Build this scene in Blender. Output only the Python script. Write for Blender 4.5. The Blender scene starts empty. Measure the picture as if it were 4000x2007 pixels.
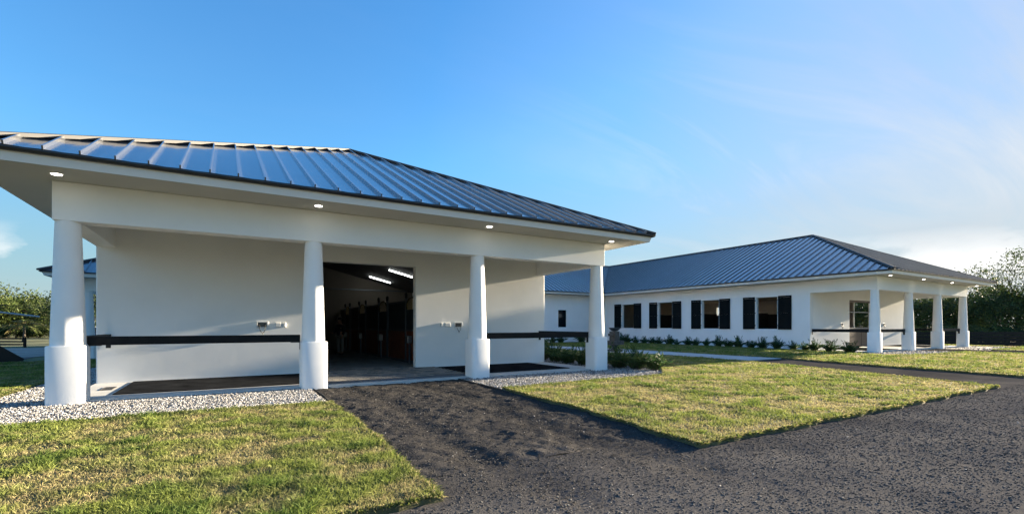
import bpy, bmesh, math, random
import numpy as np
from mathutils import Vector, Matrix, Quaternion

R = math.radians
rnd = random.Random(7)
S = bpy.context.scene
COL = S.collection

# ------------------------------------------------------------------ camera, sky, sun, exposure
EYE = 1.45
cam_d = bpy.data.cameras.new('camera')
cam = bpy.data.objects.new('camera', cam_d)
COL.objects.link(cam)
cam.location = (0, 0, EYE)
cam.rotation_euler = (R(90), 0, R(-31.0))
cam_d.sensor_width = 36.0
cam_d.lens = 36.0 * 1855 / 4000
cam_d.shift_y = 266.5 / 4000
cam_d.clip_start = 0.05
cam_d.clip_end = 3000
S.camera = cam

SUN = Vector((1.0, -0.026, 0.184)).normalized()
SUN_ELEV = math.asin(SUN.z)
SUN_AZ = math.atan2(SUN.x, SUN.y)          # clockwise from +Y

world = bpy.data.worlds.new('World')
S.world = world
world.use_nodes = True
wt = world.node_tree
wt.nodes.clear()


def N(tree, typ, **kw):
    n = tree.nodes.new(typ)
    for k, v in kw.items():
        if k == 'inp':
            for a, b in v.items():
                n.inputs[a].default_value = b
        else:
            setattr(n, k, v)
    return n


def L(tree, a, ao, b, bi):
    tree.links.new(a.outputs[ao], b.inputs[bi])


def ramp(tree, stops):
    n = tree.nodes.new('ShaderNodeValToRGB')
    el = n.color_ramp.elements
    while len(el) > 1:
        el.remove(el[-1])
    for i, (p, c) in enumerate(stops):
        e = el[0] if i == 0 else el.new(p)
        e.position = p
        c = (c, c, c) if isinstance(c, (int, float)) else c
        e.color = (*c, 1)
    return n


def build_world():
    t = wt
    out = N(t, 'ShaderNodeOutputWorld')
    bg = N(t, 'ShaderNodeBackground', inp={'Strength': SKY_STRENGTH})
    sky = N(t, 'ShaderNodeTexSky', sky_type='NISHITA', sun_disc=False)
    sky.sun_elevation = SUN_ELEV
    sky.sun_rotation = SUN_AZ
    sky.altitude = 0
    sky.air_density = 1.45
    sky.dust_density = 0.0
    sky.ozone_density = 5.6
    sky0 = sky
    hs = N(t, 'ShaderNodeHueSaturation', inp={'Hue': 0.503, 'Saturation': 1.08, 'Value': 0.86})
    L(t, sky0, 0, hs, 'Color')
    # thin haze takes the edge off the glow round the low sun
    b0 = N(t, 'ShaderNodeRGBToBW')
    L(t, hs, 0, b0, 0)
    b1 = N(t, 'ShaderNodeMath', operation='SUBTRACT', inp={1: 1.15})
    L(t, b0, 0, b1, 0)
    b2 = N(t, 'ShaderNodeMath', operation='MAXIMUM', inp={1: 0.0})
    L(t, b1, 0, b2, 0)
    b3 = N(t, 'ShaderNodeMath', operation='MULTIPLY_ADD', inp={1: 0.37, 2: 1.0})
    L(t, b2, 0, b3, 0)
    sky = N(t, 'ShaderNodeVectorMath', operation='DIVIDE')
    L(t, hs, 0, sky, 0); L(t, b3, 0, sky, 1)
    tc = N(t, 'ShaderNodeTexCoord')
    sep = N(t, 'ShaderNodeSeparateXYZ')
    L(t, tc, 'Generated', sep, 0)
    zz = N(t, 'ShaderNodeMath', operation='ADD', inp={1: 0.16})
    L(t, sep, 'Z', zz, 0)
    zm = N(t, 'ShaderNodeMath', operation='MAXIMUM', inp={1: 0.05})
    L(t, zz, 0, zm, 0)
    dx = N(t, 'ShaderNodeMath', operation='DIVIDE')
    dy = N(t, 'ShaderNodeMath', operation='DIVIDE')
    L(t, sep, 'X', dx, 0); L(t, zm, 0, dx, 1)
    L(t, sep, 'Y', dy, 0); L(t, zm, 0, dy, 1)
    cmb = N(t, 'ShaderNodeCombineXYZ')
    L(t, dx, 0, cmb, 0); L(t, dy, 0, cmb, 1)
    # thin streaky cirrus
    mp = N(t, 'ShaderNodeMapping')
    mp.inputs['Rotation'].default_value = (0, 0, R(28))
    mp.inputs['Scale'].default_value = (0.42, 1.5, 1)
    mp.inputs['Location'].default_value = (3.3, 9.1, 2)
    L(t, cmb, 0, mp, 0)
    n1 = N(t, 'ShaderNodeTexNoise', inp={'Scale': 1.15, 'Detail': 9, 'Roughness': 0.6, 'Distortion': 0.9})
    L(t, mp, 0, n1, 'Vector')
    r1 = ramp(t, [(0.42, 0.0), (0.56, 0.32), (0.70, 0.9)])
    L(t, n1, 'Fac', r1, 0)
    n2 = N(t, 'ShaderNodeTexNoise', inp={'Scale': 0.62, 'Detail': 2, 'Roughness': 0.5})
    L(t, cmb, 0, n2, 'Vector')
    r2 = ramp(t, [(0.36, 0.0), (0.56, 1.0)])
    L(t, n2, 'Fac', r2, 0)
    d0 = N(t, 'ShaderNodeVectorMath', operation='DOT_PRODUCT')
    d0.inputs[1].default_value = (SUN.x, SUN.y, 0.0)
    L(t, tc, 'Generated', d0, 0)
    rs = ramp(t, [(0.42, 0.03), (0.62, 0.30), (0.75, 0.55)])
    L(t, d0, 'Value', rs, 0)
    cr0 = N(t, 'ShaderNodeMath', operation='MULTIPLY')
    L(t, r1, 0, cr0, 0); L(t, r2, 0, cr0, 1)
    cir = N(t, 'ShaderNodeMath', operation='MULTIPLY')
    L(t, cr0, 0, cir, 0); L(t, rs, 0, cir, 1)
    # small cumulus low over the horizon
    mp3 = N(t, 'ShaderNodeMapping')
    mp3.inputs['Scale'].default_value = (1.0, 1.0, 2.2)
    mp3.inputs['Location'].default_value = (1.9, 5.2, 2.4)
    L(t, tc, 'Generated', mp3, 0)
    n3 = N(t, 'ShaderNodeTexNoise', inp={'Scale': 5.2, 'Detail': 8, 'Roughness': 0.55})
    L(t, mp3, 0, n3, 'Vector')
    r3 = ramp(t, [(0.52, 0.0), (0.60, 0.8), (0.68, 1.0)])
    L(t, n3, 'Fac', r3, 0)
    r4 = ramp(t, [(0.0, 0.85), (0.09, 0.85), (0.155, 0.0)])
    L(t, sep, 'Z', r4, 0)
    cum = N(t, 'ShaderNodeMath', operation='MULTIPLY')
    L(t, r3, 0, cum, 0); L(t, r4, 0, cum, 1)
    fac = N(t, 'ShaderNodeMath', operation='MAXIMUM')
    L(t, cir, 0, fac, 0); L(t, cum, 0, fac, 1)
    # high thin veil, denser towards the low sun
    dt = N(t, 'ShaderNodeVectorMath', operation='DOT_PRODUCT')
    dt.inputs[1].default_value = (SUN.x, SUN.y, 0.0)
    L(t, tc, 'Generated', dt, 0)
    rv = ramp(t, [(0.30, 0.0), (0.62, 0.22), (0.80, 0.55), (0.97, 0.82)])
    L(t, dt, 'Value', rv, 0)
    rn = ramp(t, [(0.30, 0.70), (0.72, 1.15)])
    L(t, n1, 'Fac', rn, 0)
    ve = N(t, 'ShaderNodeMath', operation='MULTIPLY', use_clamp=True)
    L(t, rv, 0, ve, 0); L(t, rn, 0, ve, 1)
    # cloud brightness follows the brightness of the sky behind
    bw = N(t, 'ShaderNodeRGBToBW')
    L(t, sky, 0, bw, 0)
    vc = N(t, 'ShaderNodeMath', operation='MULTIPLY_ADD', inp={1: 0.26, 2: 1.05})
    L(t, bw, 0, vc, 0)
    vcol = N(t, 'ShaderNodeMixRGB', blend_type='MULTIPLY', inp={0: 1.0, 2: (0.97, 0.97, 1.0, 1)})
    L(t, vc, 0, vcol, 1)
    vmix = N(t, 'ShaderNodeMixRGB')
    hz = ramp(t, [(0.0, 0.75), (0.10, 0.55), (0.30, 0.0)])
    L(t, sep, 'Z', hz, 0)
    hcol = N(t, 'ShaderNodeMixRGB', blend_type='MULTIPLY', inp={0: 1.0, 2: (0.50, 0.76, 1.02, 1)})
    L(t, bw, 0, hcol, 1)
    hmix = N(t, 'ShaderNodeMixRGB')
    L(t, hz, 0, hmix, 0); L(t, sky, 0, hmix, 1); L(t, hcol, 0, hmix, 2)
    L(t, ve, 0, vmix, 0); L(t, hmix, 0, vmix, 1); L(t, vcol, 0, vmix, 2)
    ma = N(t, 'ShaderNodeMath', operation='MULTIPLY_ADD', inp={1: 0.45, 2: 1.9})
    L(t, bw, 0, ma, 0)
    cc = N(t, 'ShaderNodeMixRGB', blend_type='MULTIPLY', inp={0: 1.0, 2: (1.0, 0.985, 0.96, 1)})
    L(t, ma, 0, cc, 1)
    mix = N(t, 'ShaderNodeMixRGB')
    L(t, fac, 0, mix, 0); L(t, vmix, 0, mix, 1); L(t, cc, 0, mix, 2)
    L(t, mix, 0, bg, 0)
    L(t, bg, 0, out, 0)


SKY_STRENGTH = 0.07
build_world()

sun_d = bpy.data.lights.new('sun', 'SUN')
sun_d.energy = 4.4
sun_d.angle = R(0.9)
sun_d.color = (1.0, 0.83, 0.60)
sun = bpy.data.objects.new('sun', sun_d)
COL.objects.link(sun)
sun.rotation_euler = SUN.to_track_quat('Z', 'Y').to_euler()
sun.location = (60, 0, 20)

vs = S.view_settings
vs.view_transform = 'Standard'
vs.look = 'None'
vs.gamma = 1
vs.use_curve_mapping = False
vs.exposure = 2.74
S.cycles.max_bounces = 8
S.cycles.diffuse_bounces = 4
S.cycles.use_denoising = True


# ------------------------------------------------------------------ materials
def mat(name, col, rough=0.7, metal=0.0, var=None, bump=None, col2=None, spec=0.5, emit=None):
    """var=(scale, amount) brightness mottling, bump=(scale, strength, distance)"""
    m = bpy.data.materials.new(name)
    m.use_nodes = True
    t = m.node_tree
    b = t.nodes['Principled BSDF']
    b.inputs['Base Color'].default_value = (*col, 1)
    b.inputs['Roughness'].default_value = rough
    b.inputs['Metallic'].default_value = metal
    b.inputs['Specular IOR Level'].default_value = spec
    tc = N(t, 'ShaderNodeTexCoord')
    if var:
        n = N(t, 'ShaderNodeTexNoise', inp={'Scale': var[0], 'Detail': 6, 'Roughness': 0.62})
        L(t, tc, 'Object', n, 'Vector')
        a = var[1]
        c2 = col2 or tuple(min(1, c * (1 + a)) for c in col)
        r = ramp(t, [(0.3, tuple(c * (1 - a) for c in col)), (0.7, c2)])
        L(t, n, 'Fac', r, 0)
        L(t, r, 0, b, 'Base Color')
    if bump:
        n = N(t, 'ShaderNodeTexNoise', inp={'Scale': bump[0], 'Detail': 5, 'Roughness': 0.6})
        L(t, tc, 'Object', n, 'Vector')
        bp = N(t, 'ShaderNodeBump', inp={'Strength': bump[1], 'Distance': bump[2]})
        L(t, n, 'Fac', bp, 'Height')
        L(t, bp, 0, b, 'Normal')
    if emit:
        b.inputs['Emission Color'].default_value = (*emit[0], 1)
        b.inputs['Emission Strength'].default_value = emit[1]
    return m


def attr_mat(name, rough=0.8, trans=0.0, bump=None, gain=1.0):
    """colour from the mesh's own 'tint' attribute, optionally translucent (leaves, grass)"""
    m = bpy.data.materials.new(name)
    m.use_nodes = True
    t = m.node_tree
    b = t.nodes['Principled BSDF']
    out = t.nodes['Material Output']
    a = N(t, 'ShaderNodeAttribute', attribute_name='tint')
    b.inputs['Roughness'].default_value = rough
    b.inputs['Specular IOR Level'].default_value = 0.25
    L(t, a, 'Color', b, 'Base Color')
    if trans:
        tr = N(t, 'ShaderNodeBsdfTranslucent')
        L(t, a, 'Color', tr, 0)
        mx = N(t, 'ShaderNodeMixShader', inp={0: trans})
        L(t, b, 0, mx, 1); L(t, tr, 0, mx, 2)
        L(t, mx, 0, out, 0)
    if bump:
        tc = N(t, 'ShaderNodeTexCoord')
        n = N(t, 'ShaderNodeTexNoise', inp={'Scale': bump[0], 'Detail': 5, 'Roughness': 0.6})
        L(t, tc, 'Object', n, 'Vector')
        bp = N(t, 'ShaderNodeBump', inp={'Strength': bump[1], 'Distance': bump[2]})
        L(t, n, 'Fac', bp, 'Height')
        L(t, bp, 0, b, 'Normal')
    return m


def stucco_mat():
    m = bpy.data.materials.new('white_stucco')
    m.use_nodes = True
    t = m.node_tree
    b = t.nodes['Principled BSDF']
    b.inputs['Roughness'].default_value = 0.85
    b.inputs['Specular IOR Level'].default_value = 0.2
    tc = N(t, 'ShaderNodeTexCoord')
    n = N(t, 'ShaderNodeTexNoise', inp={'Scale': 0.9, 'Detail': 7, 'Roughness': 0.65})
    L(t, tc, 'Object', n, 'Vector')
    r = ramp(t, [(0.3, (0.815, 0.815, 0.80)), (0.68, (0.86, 0.86, 0.845))])
    L(t, n, 'Fac', r, 0)
    L(t, r, 0, b, 'Base Color')
    n2 = N(t, 'ShaderNodeTexNoise', inp={'Scale': 55, 'Detail': 4, 'Roughness': 0.7})
    L(t, tc, 'Object', n2, 'Vector')
    n3 = N(t, 'ShaderNodeTexNoise', inp={'Scale': 3.0, 'Detail': 3, 'Roughness': 0.5})
    L(t, tc, 'Object', n3, 'Vector')
    mx = N(t, 'ShaderNodeMath', operation='MULTIPLY_ADD', inp={1: 1.6})
    L(t, n3, 'Fac', mx, 0); L(t, n2, 'Fac', mx, 2)
    bp = N(t, 'ShaderNodeBump', inp={'Strength': 0.35, 'Distance': 0.0035})
    L(t, mx, 0, bp, 'Height')
    L(t, bp, 0, b, 'Normal')
    return m


def roof_mat():
    m = bpy.data.materials.new('standing_seam_metal')
    m.use_nodes = True
    t = m.node_tree
    b = t.nodes['Principled BSDF']
    b.inputs['Metallic'].default_value = 0.0
    b.inputs['IOR'].default_value = 1.55
    b.inputs['Coat Weight'].default_value = 1.0
    b.inputs['Coat Roughness'].default_value = 0.10
    b.inputs['Coat IOR'].default_value = 1.55
    b.inputs['Roughness'].default_value = 0.30
    tc = N(t, 'ShaderNodeTexCoord')
    n = N(t, 'ShaderNodeTexNoise', inp={'Scale': 1.3, 'Detail': 5, 'Roughness': 0.6})
    L(t, tc, 'Object', n, 'Vector')
    r = ramp(t, [(0.3, (0.085, 0.091, 0.102)), (0.7, (0.104, 0.110, 0.122))])
    L(t, n, 'Fac', r, 0)
    L(t, r, 0, b, 'Base Color')
    n2 = N(t, 'ShaderNodeTexNoise', inp={'Scale': 2.4, 'Detail': 2, 'Roughness': 0.5})
    L(t, tc, 'Object', n2, 'Vector')
    bp = N(t, 'ShaderNodeBump', inp={'Strength': 0.15, 'Distance': 0.012})
    L(t, n2, 'Fac', bp, 'Height')
    L(t, bp, 0, b, 'Normal')
    rr = ramp(t, [(0.3, 0.19), (0.7, 0.27)])
    L(t, n, 'Fac', rr, 0)
    L(t, rr, 0, b, 'Roughness')
    return m


MT = {
    'stucco': stucco_mat(),
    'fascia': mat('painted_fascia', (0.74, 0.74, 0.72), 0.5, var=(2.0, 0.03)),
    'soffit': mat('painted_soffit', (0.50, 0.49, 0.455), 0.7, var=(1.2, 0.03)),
    'roof': roof_mat(),
    'flash': mat('painted_ridge_flashing', (0.05, 0.052, 0.055), 0.6, 0.0, spec=0.3, var=(2, 0.1)),
    'drip': mat('dark_drip_edge', (0.035, 0.038, 0.045), 0.35, 0.3),
    'black': mat('black_painted_timber', (0.007, 0.008, 0.009), 0.6, spec=0.15, var=(6, 0.3), bump=(30, 0.2, 0.004)),
    'steel': mat('black_steel_bracket', (0.02, 0.021, 0.023), 0.35, 0.5),
    'stainless': mat('stainless_steel', (0.30, 0.30, 0.30), 0.45, 0.8),
    'lens': mat('lit_lamp_lens', (0.9, 0.9, 0.85), 0.4, emit=((1.0, 0.93, 0.80), 2.0)),
    'trim': mat('white_lamp_trim', (0.8, 0.8, 0.78), 0.4),
    'tube': mat('lit_fluorescent_tube', (0.9, 0.9, 0.9), 0.4, emit=((0.97, 1.0, 0.95), 2.2)),
    'slab': mat('smooth_concrete', (0.50, 0.50, 0.48), 0.8, var=(2.5, 0.12), bump=(40, 0.2, 0.003)),
    'path': mat('pale_concrete_path', (0.40, 0.40, 0.39), 0.85, var=(1.2, 0.14), bump=(30, 0.3, 0.004)),
    'mat': mat('black_rubber_mat', (0.019, 0.0205, 0.023), 0.9, spec=0.0, var=(2.2, 0.45), bump=(14, 0.5, 0.006)),
    'grate': mat('drain_grate', (0.12, 0.11, 0.10), 0.5, 0.6),
    'paver': mat('grey_paver', (0.22, 0.215, 0.205), 0.85, var=(1.7, 0.3), bump=(60, 0.3, 0.003)),
    'paver2': mat('tan_paver', (0.29, 0.265, 0.225), 0.85, var=(1.7, 0.25), bump=(60, 0.3, 0.003)),
    'paver3': mat('charcoal_paver', (0.10, 0.105, 0.115), 0.85, var=(1.7, 0.25), bump=(60, 0.3, 0.003)),
    'joint': mat('paver_joint_sand', (0.10, 0.095, 0.085), 0.95),
    'shutter': mat('dark_shutter_paint', (0.008, 0.009, 0.009), 0.7, spec=0.12, var=(5, 0.2)),
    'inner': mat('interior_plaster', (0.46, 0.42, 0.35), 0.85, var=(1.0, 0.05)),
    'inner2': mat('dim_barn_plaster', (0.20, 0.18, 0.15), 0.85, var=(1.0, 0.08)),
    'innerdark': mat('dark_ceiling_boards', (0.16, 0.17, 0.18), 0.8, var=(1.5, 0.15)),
    'wood': mat('red_brown_timber', (0.19, 0.055, 0.028), 0.45, var=(7, 0.3), bump=(20, 0.2, 0.003)),
    'wood2': mat('dark_stall_timber', (0.045, 0.028, 0.021), 0.5, var=(7, 0.3)),
    'frame': mat('galvanised_stall_frame', (0.13, 0.15, 0.17), 0.4, 0.6, var=(4, 0.1)),
    'mesh_panel': mat('stall_grille_panel', (0.05, 0.065, 0.075), 0.5, 0.4, var=(3, 0.15)),
    'brass': mat('brass_arch', (0.55, 0.42, 0.2), 0.25, 1.0),
    'glass': mat('dark_window_glass', (0.01, 0.013, 0.016), 0.05, 0.0, spec=0.8),
    'doorpost': mat('white_door_post', (0.72, 0.71, 0.68), 0.5),
    'plastic': mat('white_plastic_cover', (0.74, 0.74, 0.72), 0.4),
    'hose': mat('black_rubber_hose', (0.02, 0.022, 0.024), 0.5),
    'bronze': mat('dark_fountain_stone', (0.045, 0.05, 0.052), 0.35, 0.2, var=(6, 0.5), bump=(18, 0.4, 0.01)),
    'soil': mat('lawn_soil', (0.085, 0.085, 0.035), 0.95, var=(1.3, 0.35), col2=(0.16, 0.15, 0.07), bump=(25, 0.6, 0.02)),
    'bed': mat('planting_bed_soil', (0.05, 0.04, 0.03), 0.95, var=(6, 0.4), bump=(30, 0.8, 0.03)),
    'earth': mat('grassland', (0.085, 0.105, 0.035), 0.95, var=(0.35, 0.35), col2=(0.15, 0.15, 0.055), bump=(8, 0.6, 0.05)),
    'asphalt': mat('asphalt_strip', (0.055, 0.056, 0.06), 0.9, var=(2, 0.2), bump=(60, 0.4, 0.006)),
    'sandroad': mat('sandy_road', (0.23, 0.20, 0.17), 0.95, var=(0.6, 0.35), bump=(8, 0.5, 0.03)),
    'gravelbase': mat('gravel_bed_fines', (0.13, 0.125, 0.12), 0.95, var=(30, 0.4), bump=(60, 0.8, 0.015)),
    'bark': mat('tree_bark', (0.075, 0.062, 0.05), 0.95, var=(9, 0.35), bump=(14, 0.9, 0.03)),
    'wire': mat('power_cable', (0.02, 0.02, 0.02), 0.6),
    'galv': mat('pale_galvanised_tube', (0.45, 0.46, 0.47), 0.4, 0.6),
    'carpaint': mat('navy_car_paint', (0.012, 0.018, 0.05), 0.2, 0.3),
    'carwhite': mat('white_car_paint', (0.7, 0.7, 0.7), 0.25),
    'tyre': mat('tyre_rubber', (0.015, 0.015, 0.015), 0.8),
    'skin': mat('skin', (0.42, 0.25, 0.18), 0.6),
    'jacket': mat('dark_jacket_cloth', (0.02, 0.022, 0.035), 0.9),
    'trousers': mat('pale_trousers_cloth', (0.28, 0.27, 0.25), 0.9),
    'cap': mat('black_cap_cloth', (0.012, 0.012, 0.014), 0.9),
    'edge': mat('black_edging_strip', (0.02, 0.02, 0.02), 0.6),
    'grass': attr_mat('grass_blade', 0.75, 0.35),
    'leaf': attr_mat('leaf', 0.6, 0.28),
    'stone': attr_mat('pale_river_stone', 0.8, bump=(35, 0.4, 0.004)),
    'chip': attr_mat('dark_milling_chip', 0.85),
}
MT['chip'].node_tree.nodes['Principled BSDF'].inputs['Specular IOR Level'].default_value = 0.0


def drive_mat(name='asphalt_millings', k=1.0):
    m = bpy.data.materials.new(name)
    m.use_nodes = True
    t = m.node_tree
    b = t.nodes['Principled BSDF']
    b.inputs['Roughness'].default_value = 0.9
    b.inputs['Specular IOR Level'].default_value = 0.25
    tc = N(t, 'ShaderNodeTexCoord')
    n = N(t, 'ShaderNodeTexNoise', inp={'Scale': 46, 'Detail': 7, 'Roughness': 0.8})
    n2 = N(t, 'ShaderNodeTexNoise', inp={'Scale': 0.9, 'Detail': 5, 'Roughness': 0.6})
    v = N(t, 'ShaderNodeTexVoronoi', inp={'Scale': 58.0})
    for q in (n, n2, v):
        L(t, tc, 'Object', q, 'Vector')
    r = ramp(t, [(0.22, (0.040 * k, 0.039 * k, 0.039 * k)), (0.42, (0.078 * k, 0.076 * k, 0.075 * k)), (0.62, (0.096 * k, 0.093 * k, 0.091 * k)), (0.85, (0.16 * k, 0.154 * k, 0.149 * k))])
    L(t, n, 'Fac', r, 0)
    r2 = ramp(t, [(0.3, (0.75, 0.75, 0.77)), (0.7, (1.25, 1.2, 1.12))])
    L(t, n2, 'Fac', r2, 0)
    mx = N(t, 'ShaderNodeMixRGB', blend_type='MULTIPLY', inp={0: 1.0})
    L(t, r, 0, mx, 1); L(t, r2, 0, mx, 2)
    # fresher, darker millings on the approaches than on the driven road
    sp = N(t, 'ShaderNodeSeparateXYZ')
    L(t, tc, 'Object', sp, 0)
    n4 = N(t, 'ShaderNodeTexNoise', inp={'Scale': 0.8, 'Detail': 4, 'Roughness': 0.6})
    L(t, tc, 'Object', n4, 'Vector')
    yy = N(t, 'ShaderNodeMath', operation='MULTIPLY_ADD', inp={1: 3.2})
    L(t, n4, 'Fac', yy, 0); L(t, sp, 'Y', yy, 2)
    mr = N(t, 'ShaderNodeMapRange', inp={'From Min': 4.4, 'From Max': 6.6, 'To Min': 1.0, 'To Max': 0.58})
    L(t, yy, 0, mr, 'Value')
    mk = N(t, 'ShaderNodeVectorMath', operation='SCALE')
    L(t, mx, 0, mk, 0); L(t, mr, 0, mk, 'Scale')
    L(t, mk, 0, b, 'Base Color')
    ad = N(t, 'ShaderNodeMath', operation='MULTIPLY_ADD', inp={1: 0.8})
    L(t, v, 'Distance', ad, 0); L(t, n, 'Fac', ad, 2)
    bp = N(t, 'ShaderNodeBump', inp={'Strength': 0.5, 'Distance': 0.006})
    L(t, ad, 0, bp, 'Height')
    L(t, bp, 0, b, 'Normal')
    b.inputs['Specular IOR Level'].default_value = 0.0
    return m


MT['drive'] = drive_mat(k=1.12)


# ------------------------------------------------------------------ object helpers
def link(o, parent=None):
    COL.objects.link(o)
    if parent is not None:
        o.parent = parent
    return o


def tag(o, label=None, cat=None, group=None, kind=None):
    if label:
        o['label'] = label
    if cat:
        o['category'] = cat
    if group:
        o['group'] = group
    if kind:
        o['kind'] = kind
    return o


def thing(name, label, cat, loc=(0, 0, 0), rz=0.0, group=None):
    o = bpy.data.objects.new(name, None)
    o.empty_display_size = 0.2
    COL.objects.link(o)
    o.location = loc
    o.rotation_euler = (0, 0, rz)
    return tag(o, label, cat, group)


def copy_tree(o, parent=None):
    c = o.copy()
    COL.objects.link(c)
    if parent is not None:
        c.parent = parent
    for ch in [x for x in bpy.data.objects if x.parent == o]:
        copy_tree(ch, c)
    return c


class MB:
    def __init__(self):
        self.v, self.f = [], []

    def poly(self, pts):
        b = len(self.v)
        self.v += [tuple(p) for p in pts]
        self.f.append(tuple(range(b, b + len(pts))))
        return self

    def box(self, x0, x1, y0, y1, z0, z1):
        b = len(self.v)
        self.v += [(x, y, z) for z in (z0, z1) for y in (y0, y1) for x in (x0, x1)]
        for q in ((0, 2, 3, 1), (4, 5, 7, 6), (0, 1, 5, 4), (2, 6, 7, 3), (0, 4, 6, 2), (1, 3, 7, 5)):
            self.f.append(tuple(b + i for i in q))
        return self

    def hexa(self, p8):
        """two quads bottom(4, ccw) and top(4, ccw)"""
        b = len(self.v)
        self.v += [tuple(p) for p in p8]
        for q in ((3, 2, 1, 0), (4, 5, 6, 7), (0, 1, 5, 4), (1, 2, 6, 5), (2, 3, 7, 6), (3, 0, 4, 7)):
            self.f.append(tuple(b + i for i in q))
        return self

    def beam(self, p, q, w, h, up=(0, 0, 1)):
        p, q = Vector(p), Vector(q)
        d = (q - p).normalized()
        s = d.cross(Vector(up))
        if s.length < 1e-4:
            s = d.cross(Vector((1, 0, 0)))
        s.normalize()
        u = s.cross(d).normalized()
        a = [p + s * (sx * w / 2) + u * (sz * h / 2) for sx, sz in ((-1, -1), (1, -1), (1, 1), (-1, 1))]
        c = [x + (q - p) for x in a]
        b = len(self.v)
        self.v += [tuple(x) for x in a + c]
        for f in ((0, 1, 2, 3), (7, 6, 5, 4), (4, 5, 1, 0), (5, 6, 2, 1), (6, 7, 3, 2), (7, 4, 0, 3)):
            self.f.append(tuple(b + i for i in f))
        return self

    def lathe(self, prof, n=24, c=(0, 0), cap=True):
        b = len(self.v)
        for r, z in prof:
            for k in range(n):
                a = 2 * math.pi * k / n
                self.v.append((c[0] + r * math.cos(a), c[1] + r * math.sin(a), z))
        for i in range(len(prof) - 1):
            for k in range(n):
                k2 = (k + 1) % n
                self.f.append((b + i * n + k, b + i * n + k2, b + (i + 1) * n + k2, b + (i + 1) * n + k))
        if cap:
            self.f.append(tuple(b + k for k in reversed(range(n))))
            self.f.append(tuple(b + (len(prof) - 1) * n + k for k in range(n)))
        return self

    def tube(self, pts, rad, n=6):
        pts = [Vector(p) for p in pts]
        rads = rad if isinstance(rad, (list, tuple)) else [rad] * len(pts)
        b = len(self.v)
        ref = Vector((0.31, 0.17, 0.93)).normalized()
        for i, p in enumerate(pts):
            d = (pts[min(i + 1, len(pts) - 1)] - pts[max(i - 1, 0)]).normalized()
            s = d.cross(ref)
            if s.length < 1e-3:
                s = d.cross(Vector((1, 0, 0)))
            s.normalize()
            u = s.cross(d)
            for k in range(n):
                a = 2 * math.pi * k / n
                self.v.append(tuple(p + (s * math.cos(a) + u * math.sin(a)) * rads[i]))
        for i in range(len(pts) - 1):
            for k in range(n):
                k2 = (k + 1) % n
                self.f.append((b + i * n + k, b + i * n + k2, b + (i + 1) * n + k2, b + (i + 1) * n + k))
        self.f.append(tuple(b + k for k in reversed(range(n))))
        self.f.append(tuple(b + (len(pts) - 1) * n + k for k in range(n)))
        return self

    def mesh(self, name, m=None, smooth=False, fix=True):
        me = bpy.data.meshes.new(name)
        me.from_pydata(self.v, [], self.f)
        if fix:
            bm = bmesh.new()
            bm.from_mesh(me)
            bmesh.ops.recalc_face_normals(bm, faces=bm.faces)
            bm.to_mesh(me)
            bm.free()
        if m is not None:
            me.materials.append(m)
        if smooth:
            me.shade_smooth()
        me.update()
        return me

    def build(self, name, m, parent=None, smooth=False, bevel=0.0, seg=2, fix=True, auto=None):
        o = bpy.data.objects.new(name, self.mesh(name, m, smooth, fix))
        link(o, parent)
        if bevel:
            md = o.modifiers.new('bevel', 'BEVEL')
            md.width = bevel
            md.segments = seg
            md.limit_method = 'ANGLE'
            md.angle_limit = R(40)
        if auto:
            me = o.data
            me.shade_smooth()
            me.set_sharp_from_angle(angle=R(auto))
        return o


def np_mesh(name, V, F, m, parent=None, tint=None, smooth=False):
    """V (n,3), F (k,3) or (k,4) index arrays (or list of both), tint (n,3)"""
    if not isinstance(F, list):
        F = [F]
    me = bpy.data.meshes.new(name)
    me.vertices.add(len(V))
    me.vertices.foreach_set('co', np.asarray(V, np.float32).ravel())
    loops = np.concatenate([f.ravel() for f in F]).astype(np.int32)
    sizes = np.concatenate([np.full(len(f), f.shape[1], np.int32) for f in F])
    starts = np.concatenate([[0], np.cumsum(sizes)[:-1]]).astype(np.int32)
    me.loops.add(len(loops))
    me.loops.foreach_set('vertex_index', loops)
    me.polygons.add(len(sizes))
    me.polygons.foreach_set('loop_start', starts)
    me.polygons.foreach_set('loop_total', sizes)
    if smooth:
        me.polygons.foreach_set('use_smooth', np.ones(len(sizes), bool))
    if tint is not None:
        at = me.attributes.new('tint', 'FLOAT_COLOR', 'POINT')
        c = np.ones((len(V), 4), np.float32)
        c[:, :3] = tint
        at.data.foreach_set('color', c.ravel())
    me.update(calc_edges=True)
    me.validate()
    me.materials.append(m)
    o = bpy.data.objects.new(name, me)
    return link(o, parent)


def vnoise(x, y, seed=0):
    xi, yi = np.floor(x).astype(np.int64), np.floor(y).astype(np.int64)
    fx, fy = x - xi, y - yi
    fx, fy = fx * fx * (3 - 2 * fx), fy * fy * (3 - 2 * fy)

    def h(a, b):
        n = (a * 374761393 + b * 668265263 + seed * 974634777) & 0xffffffff
        n = ((n ^ (n >> 13)) * 1274126177) & 0xffffffff
        return ((n ^ (n >> 16)) & 0xffff) / 65535.0
    return (h(xi, yi) * (1 - fx) + h(xi + 1, yi) * fx) * (1 - fy) + (h(xi, yi + 1) * (1 - fx) + h(xi + 1, yi + 1) * fx) * fy


def fbm(x, y, seed=0, oct=4):
    s, a, t = 0, 1.0, 0
    for k in range(oct):
        s = s + a * vnoise(x * 2 ** k, y * 2 ** k, seed + k)
        t += a
        a *= 0.5
    return s / t


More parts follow.
